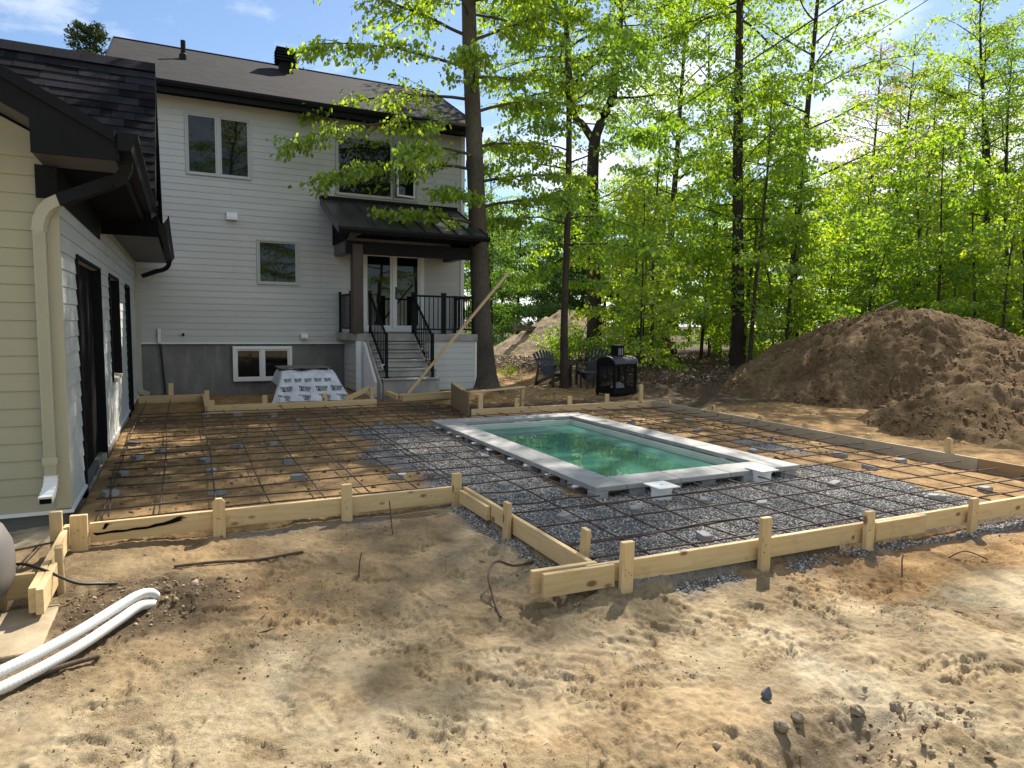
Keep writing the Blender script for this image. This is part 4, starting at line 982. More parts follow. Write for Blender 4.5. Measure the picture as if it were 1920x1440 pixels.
# the same pine with the grain upright
mv = MT['pine'].copy(); mv.name = 'pine_v'; MT['pine_v'] = mv
for n in mv.node_tree.nodes:
    if n.type == 'MAPPING':
        s = n.inputs['Scale'].default_value; n.inputs['Scale'].default_value = (s[1], s[1], s[0]) if s[0] < s[1] else tuple(s)
stake(2.49, 3.410, .335, 'front form stake nearest the left corner, split on top', 0)
stake(3.65, 3.372, .365, 'tall front form stake below the middle of the pool', 0)
stake(4.72, 3.345, .295, 'third front form stake, beside the splice board', 0)
stake(6.02, 3.325, .27, 'fourth front form stake near the right edge of the picture', 0)
stake(2.39, 3.76, .335, 'leaning stake inside the front left form corner', 90, lean=(0, -.06), w=.075)
stake(2.245, 4.66, .30, 'stake halfway along the inner side form board', 90, w=.08)
stake(2.24, 5.73, .31, 'stake at the inside corner where two form boards meet', 0)
stake(1.22, 5.685, .31, 'middle stake on the form board left of the pool', 0)
stake(.215, 5.685, .29, 'stake with a pointed top on the scorched form board', 0, point=True)
stake(-.72, 5.66, .27, 'wide stake at the left end of the scorched board', 0, w=.11)
stake(-.845, 5.58, .33, 'tall stake standing against the garage corner', 0, w=.075)
stake(-.73, 4.92, .27, 'stake halfway along the garage corner form', 90, w=.08)
stake(-1.0, 4.70, .30, 'stake half hidden behind the filter tank', 0, w=.06)
for x, h, lab in ((4.70, .42, 'far form stake beside the particleboard panel'), (5.42, .34, 'far form stake behind the pool steps end, next to the loose plank'), (7.14-.6, .34, 'far form stake straight behind the far pool corner'), (8.1-.72, .35, 'far form stake in front of the black fireplace'), (8.30-.12, .52, 'tall round-topped stake in front of the fireplace corner')):
    stake(x, 10.885, h, lab, 0, point=h > .5)
for y, h, lab in ((10.35, .25, 'first right-hand form stake from the far corner'), (9.15, .30, 'second right-hand form stake, rounded top'), (8.05, .24, 'third right-hand form stake, barely above the board'), (7.15, .25, 'fourth right-hand form stake below the mound'), (6.10, .25, 'fifth right-hand form stake, short and dark'), (5.02, .36, 'thick rounded stake on the right-hand form near the dirt spill'), (4.02, .32, 'right-hand form stake cut by the picture edge')):
    stake(8.47, y, h, lab, 90, point=True)
for x, y, h, lab in ((-.25, 14.88, .42, 'stake on the far left board against the foundation'), (.37, 14.0, .34, 'stake beside the short returning board'), (.42, 13.0, .26, 'stub stake at the corner left of the pallet'), (1.30, 12.91, .33, 'stake in front of the basement window'), (2.37, 12.91, .34, 'stake in front of the wrapped pallet'), (3.28, 12.92, .42, 'stake bracing the board next to the porch steps')):
    stake(x, y, h, lab, 0)
tag(board('brace_board', (2.75, 12.92, .19), (3.25, 12.95, .40), .038, .09, MT['pine']), 'short diagonal brace by the porch steps', 'board', 'lumber edging the slab form')
# ---- form for the landing in front of the steps
lf = empty('step_form', (4.6, 13.3, .15), 'open lumber box form in front of the porch steps', 'form')
board('side_board', (3.86, 13.16, .17), (3.70, 14.75, .25), .038, .09, MT['pine'], lf); board('side_board', (3.92, 13.16, .165), (3.76, 14.75, .245), .04, .09, MT['pine'], lf)
board('top_rail', (3.88, 13.18, .215), (5.30, 13.30, .235), .10, .035, MT['pine'], lf); board('front_board', (3.95, 13.15, .14), (5.28, 13.26, .16), .038, .11, MT['pine'], lf)
board('under_rail', (3.95, 13.19, .065), (5.25, 13.30, .085), .07, .03, MT['pine_grey'], lf)
pn = empty('particleboard_panel', (4.9, 12, 0), 'upright particleboard panel between the step form and the far board', 'panel')
board('sheet', (4.47, 10.86, .24), (5.03, 13.2, .20), .018, .46, MT['osb'], pn); board('cap', (4.66, 11.6, .445), (5.03, 13.1, .44), .09, .03, MT['pine'], pn)
tag(board('loose_plank', (4.5, 10.93, .475), (5.9, 11.55, .47), .10, .03, MT['pine']), 'loose plank laid from the particleboard panel toward the big tree', 'plank')
stake(5.85, 11.52, .455, 'short post carrying the end of the loose plank', 0, w=.06)
tag(board('long_stud', (4.10, 13.22, .24), (6.28, 13.05, 2.80), .038, .089, MT['pine'], None, up=(0, -1, 0)), 'long two-by-four leaning diagonally against the big tree', 'plank')

# ================================================================== REBAR
mat_ = empty('rebar_mat', (4, 7, .1), 'rusty steel rebar grid tied over the whole slab bed', 'rebar')
rr = random.Random(9)
def bar(p0, p1, z):
    p0, p1 = Vector((*p0, z)), Vector((*p1, z)); n = max(3, int((p1-p0).length/.9)); pts = []
    d = (p1-p0).normalized(); s = Vector((-d.y, d.x, 0)); ph = rr.uniform(0, 6)
    for i in range(n+1):
        t = i/n; pts.append(p0.lerp(p1, t) + s*(.014*math.sin(t*7+ph)+rr.uniform(-.004, .004)) + Vector((0, 0, .009*math.sin(t*9+ph*2))))
    MB().tube(pts, .0070, 6).build('rebar_bar', MT['rebar'], mat_, True)
ypos = [6.28+.405*k for k in range(17)]
for k, y in enumerate(ypos):
    if y > 12.75: break
    xr = 3.38 if y < 9.95 else (8.35 if y < 10.7 else 4.4)
    bar((-.68+rr.uniform(-.04, .04), y+rr.uniform(-.015, .015)), (xr+rr.uniform(-.06, .03), y+rr.uniform(-.015, .03)), .135)
for y in (5.98, 5.55, 5.12): bar((2.40 if y < 5.75 else -.66, y), (3.40, y+rr.uniform(-.02, .02)), .135)
for y, xe in ((4.83, 8.33), (4.42, 8.3), (4.0, 8.36), (3.66, 8.3)): bar((2.38, y+.03), (xe, y-.04+rr.uniform(-.02, .02)), .135)
bar((3.0, 4.79), (5.3, 4.86), .14); bar((2.36, 3.97), (4.4, 4.02), .138)
for k in range(13):
    y = 5.28+.405*k
    if y < 10.75: bar((6.20, y), (8.34, y+rr.uniform(-.03, .03)), .135)
for k in range(8):
    x = -.64+.43*k; bar((x, 5.86), (x+rr.uniform(-.06, .06), 12.7 if x > .2 else 14.6), .122)
bar((-.58, 6.1), (-.70, 8.2), .122)
for k in range(14):
    x = 2.43+.425*k
    if x > 8.35: break
    if x < 3.35: bar((x, 3.55), (x+rr.uniform(-.05, .05), 12.6 if x < 4.4 else 10.7), .122)
    elif x < 6.15: bar((x, 3.53), (x+rr.uniform(-.04, .04), 5.15), .122); bar((x, 10.02), (x, 10.72), .122)
    else: bar((x, 3.55), (x+rr.uniform(-.06, .06), 10.72), .122)
for x in (3.4, 3.8, 4.25): bar((x, 10.0), (x+.05, 12.6), .122)
for k, (p0, p1) in enumerate((((-1.02, 4.95), (-.90, 6.0)), ((-1.2, 5.5), (-.86, 5.55)))):
    MB().tube([(*p0, .09), (*p1, .12)], .0065, 6).build('rebar_bar', MT['rebar'], mat_)
# small paver pieces propping the mat
pv = [(-.65,7.13),(-.62,8.06),(-.53,8.93),(-.63,9.9),(-.29,9.33),(.19,8.48),(.23,7.77),(.25,6.85),(.59,9.3),(1.02,9.34),(1.05,8.06),(1.04,7.17),(2.4,8.19),(1.99,6.77),(1.94,10.17),(1.65,11.33),(.29,12.49),(.8,12.52),(1.35,12.11),(2.79,10.53),(3.19,10.32),(3.26,7.41),(2.86,5.99),(2.87,4.82),(3.53,4.73),(4.31,4.73),(3.58,3.91),(4.75,4.44),(6.11,4.76),(6.59,3.97),(7.39,3.98),(7.32,5.23),(7.58,5.85),(7.16,8.06),(7.81,9.04),(6.69,9.13),(6.75,6.5),(7.7,7.1),(8.0,5.3)]
PVO = []
for x, y in pv:
    w, d, h = rr.uniform(.10, .17), rr.uniform(.07, .10), rr.uniform(.05, .062)
    m_ = MB().cbox(-w/2, w/2, -d/2, d/2, 0, h, c=.006)
    v_ = [(p[0]*(1+rr.uniform(-.05, .05)), p[1]*(1+rr.uniform(-.05, .05)), p[2]*(1+rr.uniform(-.06, .03))) for p in m_.v]; m_.v = v_
    o = m_.build('paver_piece', MT['block']); g_ = gz(x, y)
    o.location = (x, y, g_-.004); o.rotation_euler = (rr.uniform(-.08, .08), rr.uniform(-.08, .08), rr.uniform(0, 3.14))
    PVO.append((x, y, o))

ORD = ['first', 'second', 'third', 'fourth', 'fifth', 'sixth', 'seventh', 'eighth', 'ninth', 'tenth']
secs_ = [('on the gravel in front of the pool', 'from the left', lambda x, y: y < 5.2 and x < 6.3, 0), ('in the right front bed', 'from the left', lambda x, y: x > 6.3 and y < 5.5, 0), ('right of the pool', 'from the near end', lambda x, y: x > 6.3, 1),
         ('beside the garage wall', 'from the near end', lambda x, y: x < -.2, 1), ('in the second line from the garage', 'from the near end', lambda x, y: x < .3 and y < 12, 1), ('below the wrapped pallet', 'from the left', lambda x, y: y > 11, 0), ('in the middle of the left bed', 'from the near end', lambda x, y: x < 1.3, 1), ('left of the pool', 'from the near end', lambda x, y: True, 1)]
bins = {}
for x, y, o in PVO:
    k = next(i for i, s_ in enumerate(secs_) if s_[2](x, y)); bins.setdefault(k, []).append((x, y, o))
for k, l_ in bins.items():
    l_.sort(key=lambda t: t[secs_[k][3]])
    for i, (x, y, o) in enumerate(l_): tag(o, 'grey paver piece %s, %s %s' % (secs_[k][0], ORD[i], secs_[k][1]), 'paver piece', 'paver pieces under the rebar')

# ================================================================== WRAPPED PALLET
tp = empty('wrapped_pallet', (2.35, 14.7, 0), 'pallet load wrapped in pale printed sheeting under the basement window', 'pallet load')
nx_, ny_ = 70, 46; u, v = np.meshgrid(np.linspace(0, 1, nx_), np.linspace(0, 1, ny_))
x0b, x1b, x0t, x1t = 1.56, 3.18, 1.70, 2.98
prof = np.interp(v, [0, .30, .42, .85, 1], [0, 1, 1.06, 1.04, .1]); zt = .05 + .56*prof
yv = np.interp(v, [0, .30, .42, .85, 1], [14.12, 14.46, 14.62, 15.4, 15.55])
e = np.clip(prof, 0, 1); xl, xr_ = x0b+(x0t-x0b)*e, x1b+(x1t-x1b)*e
xx = xl + (xr_-xl)*u; edge = np.minimum(u, 1-u)
zt = zt*sst(-.12, .10, edge)*1.0
wr = .03*fbm(xx*5, yv*7, 121, 4) * sst(.30, .36, v) + .009*fbm(xx*4, yv*5, 122, 3)
zt = zt + wr; yv = yv + .03*np.sin(xx*17)*sst(.12, .0, v)
i_ = (np.arange(ny_-1)[:, None]*nx_ + np.arange(nx_-1)[None, :]).ravel()
link('sheeting', fastmesh('sheeting', np.stack([xx.ravel(), yv.ravel(), zt.ravel()], 1), np.stack([i_, i_+1, i_+1+nx_, i_+nx_], 1), True), MT['tarp'], tp)
CB(1.75, 2.95, 14.6, 15.38, .02, .52).build('load', MT['block'], tp)
tcu = bpy.data.curves.new('print', 'FONT'); tcu.body = 'TECHO\n-BLOC'; tcu.size = .080; tcu.align_x = 'CENTER'; tcu.space_line = .8; tcu.offset = .0028; tcu.resolution_u = 2
to = bpy.data.objects.new('print', tcu); COL.objects.link(to); bpy.context.view_layer.update()
tmesh = bpy.data.meshes.new_from_object(to.evaluated_get(bpy.context.evaluated_depsgraph_get())); bpy.data.objects.remove(to)
tmesh.materials.clear(); tmesh.materials.append(MT['ink'])
th_ = math.atan2(.56, .34)
for zz_, offs, xs_ in ((.13, 0, (1.80, 2.20, 2.60, 2.96)), (.30, .1, (1.86, 2.22, 2.56, 2.86)), (.47, .0, (1.90, 2.10, 2.30, 2.50, 2.70))):
    for x in xs_:
        o = bpy.data.objects.new('print_mark', tmesh); COL.objects.link(o); o.parent = tp; o.matrix_parent_inverse = world_of(tp).inverted()
        y_ = 14.12 + (zz_-.05)/.56*.34 - .017
        o.matrix_basis = Matrix.Translation((x, y_, zz_+.0)) @ Matrix.Rotation(th_, 4, 'X') @ (Matrix.Rotation(rr.uniform(-.14, .14), 4, 'Z') @ Matrix.Scale(.92 if zz_ < .4 else .6, 4))
plt = empty('wooden_pallet', (2.3, 14.95, .64), 'old grey wooden pallet lying on the wrapped load', 'pallet')
for k in range(7): board('deck_slat', (1.78, 14.62+k*.105, .70), (2.82, 14.66+k*.105, .70), .095, .018, MT['old_wood'], plt, up=(0,-1,0)) if False else CB(1.76, 2.80, 14.60+k*.105, 14.695+k*.105, .692, .71).build('deck_slat', MT['old_wood'], plt)
for x in (1.80, 2.25, 2.70): CB(x, x+.06, 14.62, 15.3, .642, .691).build('runner', MT['brown_post'], plt)

# ================================================================== FILTER TANK, PAD, HOSES, CABLE
tk = empty('filter_tank', (-1.22, 4.55, 0), 'grey-brown rounded pool filter tank at the left picture edge', 'filter tank')
prof_ = [(.10, .06), (.20, .09), (.27, .15), (.305, .23), (.31, .33), (.30, .43), (.26, .52), (.19, .58), (.10, .61), (.06, .615)]
MB().lathe(prof_, (-1.20, 4.55), 40).build('tank', MT['tank'], tk, True)
MB().lathe([(.24, -.0), (.22, .03), (.17, .06), (.15, .12)], (-1.20, 4.55), 24).build('base', MT['rubber'], tk, True)
MB().lathe([(.07, .61), (.07, .68), (.11, .70), (.11, .74), (.05, .76)], (-1.20, 4.55), 24).build('valve', MT['rubber'], tk, True)
tag(CB(-2.2, -.70, 3.98, 4.62, -.08, .012, c=.006).build('equipment_pad', MT['pad']), 'sandy concrete pad under the filter tank', 'pad')
def hose(pts, r, lab):
    P = [Vector(p) for p in pts]; out = []
    for i in range(len(P)-1):
        p0, p1, p2, p3 = P[max(i-1, 0)], P[i], P[i+1], P[min(i+2, len(P)-1)]
        for t in np.linspace(0, 1, 60, endpoint=False):
            out.append(.5*((2*p1) + (p2-p0)*t + (2*p0-5*p1+4*p2-p3)*t*t + (3*p1-p0-3*p2+p3)*t**3))
    out.append(P[-1]); rad = [r*(1+.028*math.sin(k*2.2)) for k in range(len(out))]
    return tag(MB().tube(out, rad, 18).build('flexible_hose', MT['hose'], None, True), lab, 'hose', 'white pool hoses')
hose([(-2.0, 2.75, .06), (-1.3, 3.25, .07), (-.80, 3.66, .08), (-.56, 3.93, .085), (-.37, 4.19, .10), (-.28, 4.31, .105), (-.22, 4.37, .09), (-.19, 4.41, .05)], .027, 'upper of two white ribbed hoses ending in the dirt heap')
hose([(-2.0, 2.62, .03), (-1.3, 3.14, .03), (-.80, 3.57, .035), (-.55, 3.84, .04), (-.37, 4.11, .05), (-.27, 4.27, .055), (-.20, 4.36, .02)], .027, 'lower of two white ribbed hoses lying on the sand')
def wire(name, pts, r, mat, lab, cat, n=8):
    P = [Vector(p) for p in pts]; out = []
    for i in range(len(P)-1):
        p0, p1, p2, p3 = P[max(i-1, 0)], P[i], P[i+1], P[min(i+2, len(P)-1)]
        for t in np.linspace(0, 1, n, endpoint=False): out.append(.5*((2*p1) + (p2-p0)*t + (2*p0-5*p1+4*p2-p3)*t*t + (3*p1-p0-3*p2+p3)*t**3))
    out.append(P[-1]); return tag(MB().tube(out, r, 7).build(name, mat, None, True), lab, cat)
wire('cable', [(-1.0, 4.86, .20), (-.90, 4.80, .22), (-.78, 4.72, .19), (-.62, 4.66, .11), (-.50, 4.70, .07), (-.42, 4.78, .03)], .009, MT['rubber'], 'black cable looping from the filter tank into the sand', 'cable')
# sticks and roots on the sand
def twig(pts, r, lab): 
    P = [(x, y, gz(x, y)+z) for x, y, z in pts]; wire('stick', P, r, MT['stick'], lab, 'stick')
twig([(1.62, 3.42, .0), (1.66, 3.60, .03), (1.70, 3.78, .12), (1.82, 3.92, .12), (2.0, 4.02, .06), (2.2, 4.12, .02)], .009, 'bent root sticking out beside the front left form corner')
twig([(-.10, 5.05, .012), (.15, 5.02, .02), (.45, 4.98, .012), (.75, 5.0, .012)], .011, 'long thin stick lying beyond the hoses')
twig([(-.72, 3.70, .012), (-.58, 3.74, .02), (-.42, 3.80, .015)], .013, 'dark stick beside the lower hose')
twig([(1.02, 4.40, -.02), (1.03, 4.42, .08), (1.05, 4.44, .15)], .005, 'thin twig standing upright in the sand')
twig([(1.47, 5.15, -.02), (1.46, 5.17, .12), (1.45, 5.18, .26)], .005, 'tall thin twig standing in front of the left form board')
twig([(1.03, 2.12, -.02), (1.035, 2.125, .04), (1.03, 2.13, .075)], .006, 'short stub of twig upright in the near sand')
twig([(4.40, 2.86, .0), (4.44, 2.88, .02), (4.46, 2.90, .12), (4.50, 2.92, .16)], .005, 'hooked wire-like twig right of centre on the orange sand')
twig([(1.66, 1.82, -.01), (1.665, 1.825, .05), (1.68, 1.83, .085)], .004, 'small twig near the bottom of the picture')
twig([(5.2, 3.02, .0), (5.3, 2.96, .05), (5.42, 2.86, .01)], .005, 'thin arched twig right of the hooked one')
twig([(13.6, 9.2, .15), (13.5, 9.3, .5), (13.55, 9.2, .8)], .02, 'dead twig poking out of the big dirt heap')
tag(wire('root_stub', [(15.9, 11.5, 1.80), (16.0, 11.5, 2.12), (16.3, 11.5, 2.25), (16.75, 11.5, 2.40)], .038, MT['stick'], 'forked root sticking up from the top of the dirt heap', 'root'), None)
st = MB().lathe([(.012, 0), (.026, .012), (.024, .03), (.012, .05), (.004, .062)], (0, 0), 7).build('stone', simple('slate_stone', (.10,.11,.13), .8, .3, 20), None, False); st.location = (2.38, 2.15, gz(2.38, 2.15)-.004); st.rotation_euler = (.15, .2, .4)
tag(st, 'pointed dark slate stone alone on the pale sand', 'stone')
cr_ = random.Random(4)
for k, (x, y, s, lab) in enumerate(((2.30, 1.98, .035, 'round clod beside the dug hollow, left one of three'), (2.42, 2.0, .03, 'round clod beside the dug hollow, middle one of three'), (2.72, 1.93, .032, 'round clod right of the small hole at the lower right'), (2.86, 1.84, .03, 'flattish clod at the far lower right of the sand'))):
    m_ = MB(); nl = 7; V = []
    for i in range(nl+1):
        ph = math.pi*i/nl
        for j in range(10):
            t = 2*math.pi*j/10; r_ = s*(1+cr_.uniform(-.18, .18)); V.append((r_*math.sin(ph)*math.cos(t), r_*math.sin(ph)*math.sin(t), r_*.75*math.cos(ph)))
    m_.add(V, [(i*10+j, i*10+(j+1) % 10, i*10+10+(j+1) % 10, i*10+10+j) for i in range(nl) for j in range(10)])
    o = m_.build('earth_clod', MT['stone_clod']); o.location = (x, y, gz(x, y)+s*.4); tag(o, lab, 'clod', 'clods by the dug hollow')

# ================================================================== GARDEN CHAIRS, FIREPLACE
def chair(loc, ang, lab):
    t = empty('garden_chair', loc, lab, 'chair', 'dark plastic garden chairs by the fireplace'); M = MT['plastic_slate']; t.rotation_euler = (0, 0, math.radians(ang))
    def put(o): o.parent = t; o.matrix_parent_inverse = Matrix(); return o
    for k in range(7):                               # fan of back slats, chair faces +X
        a_ = (k-3)*.085; top = .98 - .025*(k-3)**2/2.2
        p0 = Vector((-.10, (k-3)*.062, .28)); p1 = Vector((-.46, (k-3)*.062+a_*.62, top))
        o = board('back_slat', p0, p1, .018, .072, M, None, up=(0, 1, 0)); put(o)
    put(board('back_rail', (-.20, -.25, .42), (-.20, .25, .42), .03, .05, M)); put(board('back_rail', (-.36, -.27, .72), (-.36, .27, .72), .03, .05, M))
    for k in range(6): put(board('seat_slat', (.42-k*.098, -.27, .38-k*.026), (.42-k*.098, .27, .38-k*.026), .085, .018, M))
    for s in (-1, 1):
        put(board('arm', (-.36, s*.34, .56), (.46, s*.34, .60), .11, .02, M)); 
        put(board('front_leg', (.40, s*.31, .0), (.38, s*.31, .585), .03, .10, M, None, up=(1, 0, 0)))
        put(board('rear_leg', (.42, s*.26, .36), (-.46, s*.26, .02), .03, .10, M, None, up=(0, 0, 1)))
        put(board('arm_post', (-.40, s*.30, .0), (-.26, s*.30, .56), .03, .07, M, None, up=(1, 0, 0)))
    return t
chair((9.22, 16.3, gz(9.22, 16.3)), -80, 'dark Adirondack-style garden chair behind the thin tree')
chair((10.15, 15.7, gz(10.15, 15.7)), 214, 'dark Adirondack-style garden chair half hidden by the fireplace')
tb = empty('side_table', (9.68, 15.05, gz(9.68, 15.05)), 'low dark slatted footstool table left of the fireplace', 'table')
for k in range(5): CB(9.43, 9.93, 14.86+k*.082, 14.935+k*.082, .42, .44).build('top_slat', MT['plastic_slate'], tb)
CB(9.46, 9.90, 14.88, 14.91, .36, .419).build('apron', MT['plastic_slate'], tb); CB(9.46, 9.90, 15.21, 15.24, .36, .419).build('apron', MT['plastic_slate'], tb)
for x in (9.47, 9.87):
    for y in (14.90, 15.22): CB(x-.02, x+.02, y-.02, y+.02, .0, .40).build('leg', MT['plastic_slate'], tb)
fp = empty('outdoor_fireplace', (9.45, 13.55, gz(9.45, 13.5)+.01), 'black house-shaped outdoor fireplace with mesh sides and arched roof', 'fireplace'); fp.rotation_euler = (0, 0, math.radians(14)); fp.scale = (.9, .9, .92)
def fput(m_, name, mat, sm=False):
    o = m_.build(name, MT[mat], None, sm); o.parent = fp; o.matrix_parent_inverse = Matrix(); return o
fput(MB().cbox(-.46, .46, -.34, .34, .06, .16), 'base_tray', 'fire_metal')
for x in (-.42, .42):
    for y in (-.30, .30):
        fput(MB().cbox(x-.03, x+.03, y-.03, y+.03, .0, .84), 'corner_post', 'fire_metal')
for x0, x1, y0, y1 in ((-.42, .42, -.32, -.29), (-.42, .42, .29, .32), (-.45, -.42, -.30, .30), (.42, .45, -.30, .30)):
    fput(MB().box(x0, x1, y0, y1, .78, .84), 'top_rail', 'fire_metal'); fput(MB().box(x0, x1, y0, y1, .161, .22), 'bottom_rail', 'fire_metal')
fput(MB().box(-.02, .02, -.318, -.292, .22, .78), 'door_stile', 'fire_metal')
def wires(name, along, at, lo, hi):
    m_ = MB(); n = 26
    for k in range(n):
        a_ = lo + (hi-lo)*(k+.5)/n
        if along == 'x': m_.box(a_-.0022, a_+.0022, at-.002, at+.002, .22, .78)
        else: m_.box(at-.002, at+.002, a_-.0022, a_+.0022, .22, .78)
    for k in range(22):
        z = .23+.55*k/22
        if along == 'x': m_.box(lo, hi, at+.0021, at+.006, z-.002, z+.002)
        else: m_.box(at+.0021, at+.006, lo, hi, z-.002, z+.002)
    tag(fput(m_, name, 'fire_metal'), kind='stuff')
wires('mesh_screen', 'x', -.305, -.39, .39); wires('mesh_screen', 'x', .305, -.39, .39); wires('mesh_screen', 'y', -.435, -.27, .27); wires('mesh_screen', 'y', .435, -.27, .27)
arch = [(-.47, .36*math.cos(t), .84+.20*math.sin(t)) for t in np.linspace(0, math.pi, 13)]
fput(MB().prism(arch, (.94, 0, 0)), 'arched_roof', 'fire_roof', False)
fput(MB().prism([(-.455, y*.86, .84+(z-.84)*.85) for _, y, z in arch], (-.03, 0, 0)), 'end_panel', 'fire_metal')
fput(MB().cbox(-.13, .13, -.12, .12, .98, 1.30), 'chimney', 'fire_metal'); fput(MB().cbox(-.15, .15, -.14, .14, 1.30, 1.325), 'chimney_cap', 'fire_roof')
for k in range(3): fput(MB().box(-.08+k*.07, -.065+k*.07, -.1225, -.1205, 1.06, 1.24), 'slot', 'chalk')
ash = MB().lathe([(.26, .161), (.20, .22), (.10, .30), (.03, .34)], (.08, 0), 12); fput(ash, 'ash_heap', 'chalk', True)

# ================================================================== FAR THINGS
tr = empty('pickup_truck', (21.4, 31.5, 0), 'dark pickup truck partly hidden behind the sandy heap', 'truck')
body = MB().prism([(18.9, 30.7, .45), (23.9, 30.7, .45), (24.0, 30.7, .95), (22.6, 30.7, 1.02), (21.9, 30.7, 1.62), (20.5, 30.7, 1.64), (20.3, 30.7, 1.05), (18.9, 30.7, 1.0)], (0, 1.8, 0)); body.build('body', MT['truck_paint'], tr)
MB().prism([(20.55, 30.69, 1.08), (22.4, 30.69, 1.06), (21.85, 30.69, 1.55), (20.6, 30.69, 1.56)], (0, .008, 0)).build('side_window', MT['glass'], tr)
for x in (19.8, 23.0):
    w_o = MB().tube([(x, 30.66, .36), (x, 30.92, .36)], .36, 20).build('wheel', MT['rubber'], tr); MB().tube([(x, 30.65, .36), (x, 30.659, .36)], .20, 14).build('rim', MT['chalk'], w_o)
wb = empty('wheelbarrow', (20.8, 26.0, gz(20.8, 26)), 'red wheelbarrow seen through the saplings', 'wheelbarrow'); g_ = gz(20.8, 26)
tray = MB(); bt = [(-.30, -.22, .42), (.30, -.22, .42), (.30, .22, .42), (-.30, .22, .42)]; tt = [(-.48, -.33, .70), (.50, -.33, .66), (.50, .33, .66), (-.48, .33, .70)]
tray.add([(x+20.8, y+26, z+g_) for x, y, z in bt+tt], [(3,2,1,0), (0,1,5,4), (1,2,6,5), (2,3,7,6), (3,0,4,7)]); tray.build('tray', MT['red_plastic'], wb)
for s in (-.2, .2):
    MB().tube([(21.45, 26+s*.3, .18+g_), (20.8, 26+s, .40+g_), (20.0, 26+s*1.3, .58+g_)], .02, 8).build('handle', MT['stick'], wb); MB().tube([(20.5, 26+s, .42+g_), (20.45, 26+s, .0+g_)], .018, 8).build('leg', MT['rubber'], wb)
MB().tube([(21.45, 25.96, .18+g_), (21.45, 26.04, .18+g_)], .18, 18).build('wheel', MT['rubber'], wb)
fh = empty('far_house', (88, 47, 0), 'pale blue-grey house glimpsed between the trunks at far right', 'house')
B(82, 95, 46, 54, 0, 4.4).build('wall', MT['far_wall'], fh); MB().prism([(81.5, 45.5, 4.4), (81.5, 54.5, 4.4), (81.5, 50, 7.4)], (14, 0, 0)).build('roof', MT['soffit_grey'], fh)
for x in (84.3, 88.2, 91.5): 
    w_o = B(x, x+1.3, 45.93, 45.99, 1.2, 2.7).build('window', MT['trim_white'], fh); B(x+.08, x+1.22, 45.9, 45.929, 1.28, 2.62).build('pane', MT['glass'], w_o)
lp = empty('lumber_stack', (15.0, 28.6, 1.2), 'stack of old boards resting on the sandy heap', 'lumber')
for k in range(3): board('plank', (14.1, 28.6+k*.05, 1.42+k*.09), (16.6, 29.0+k*.05, 1.22+k*.09), .35, .07, MT['old_wood'], lp)
wire('overhead_cable', [(16.4, 30.2, 7.98), (13.95, 20.63, 7.83), (10.9, 8.69, 7.64), (9.0, 1.3, 7.52)], .016, MT['cable'], 'thick dark overhead cable crossing the tree crowns', 'cable', 4)
wire('overhead_cable', [(34.2, 31.7, 16.4), (26.31, 21.88, 13.52), (18.4, 12.04, 10.64), (10.5, 2.2, 7.76)], .012, MT['cable'], 'thin overhead cable at the upper right below the cloud', 'cable', 4)
C2 = np.array([.4373, .8950]); R2 = np.array([.8989, -.4375])
def polar(px, d): return C2*d + R2*((px-960)/1262*d)
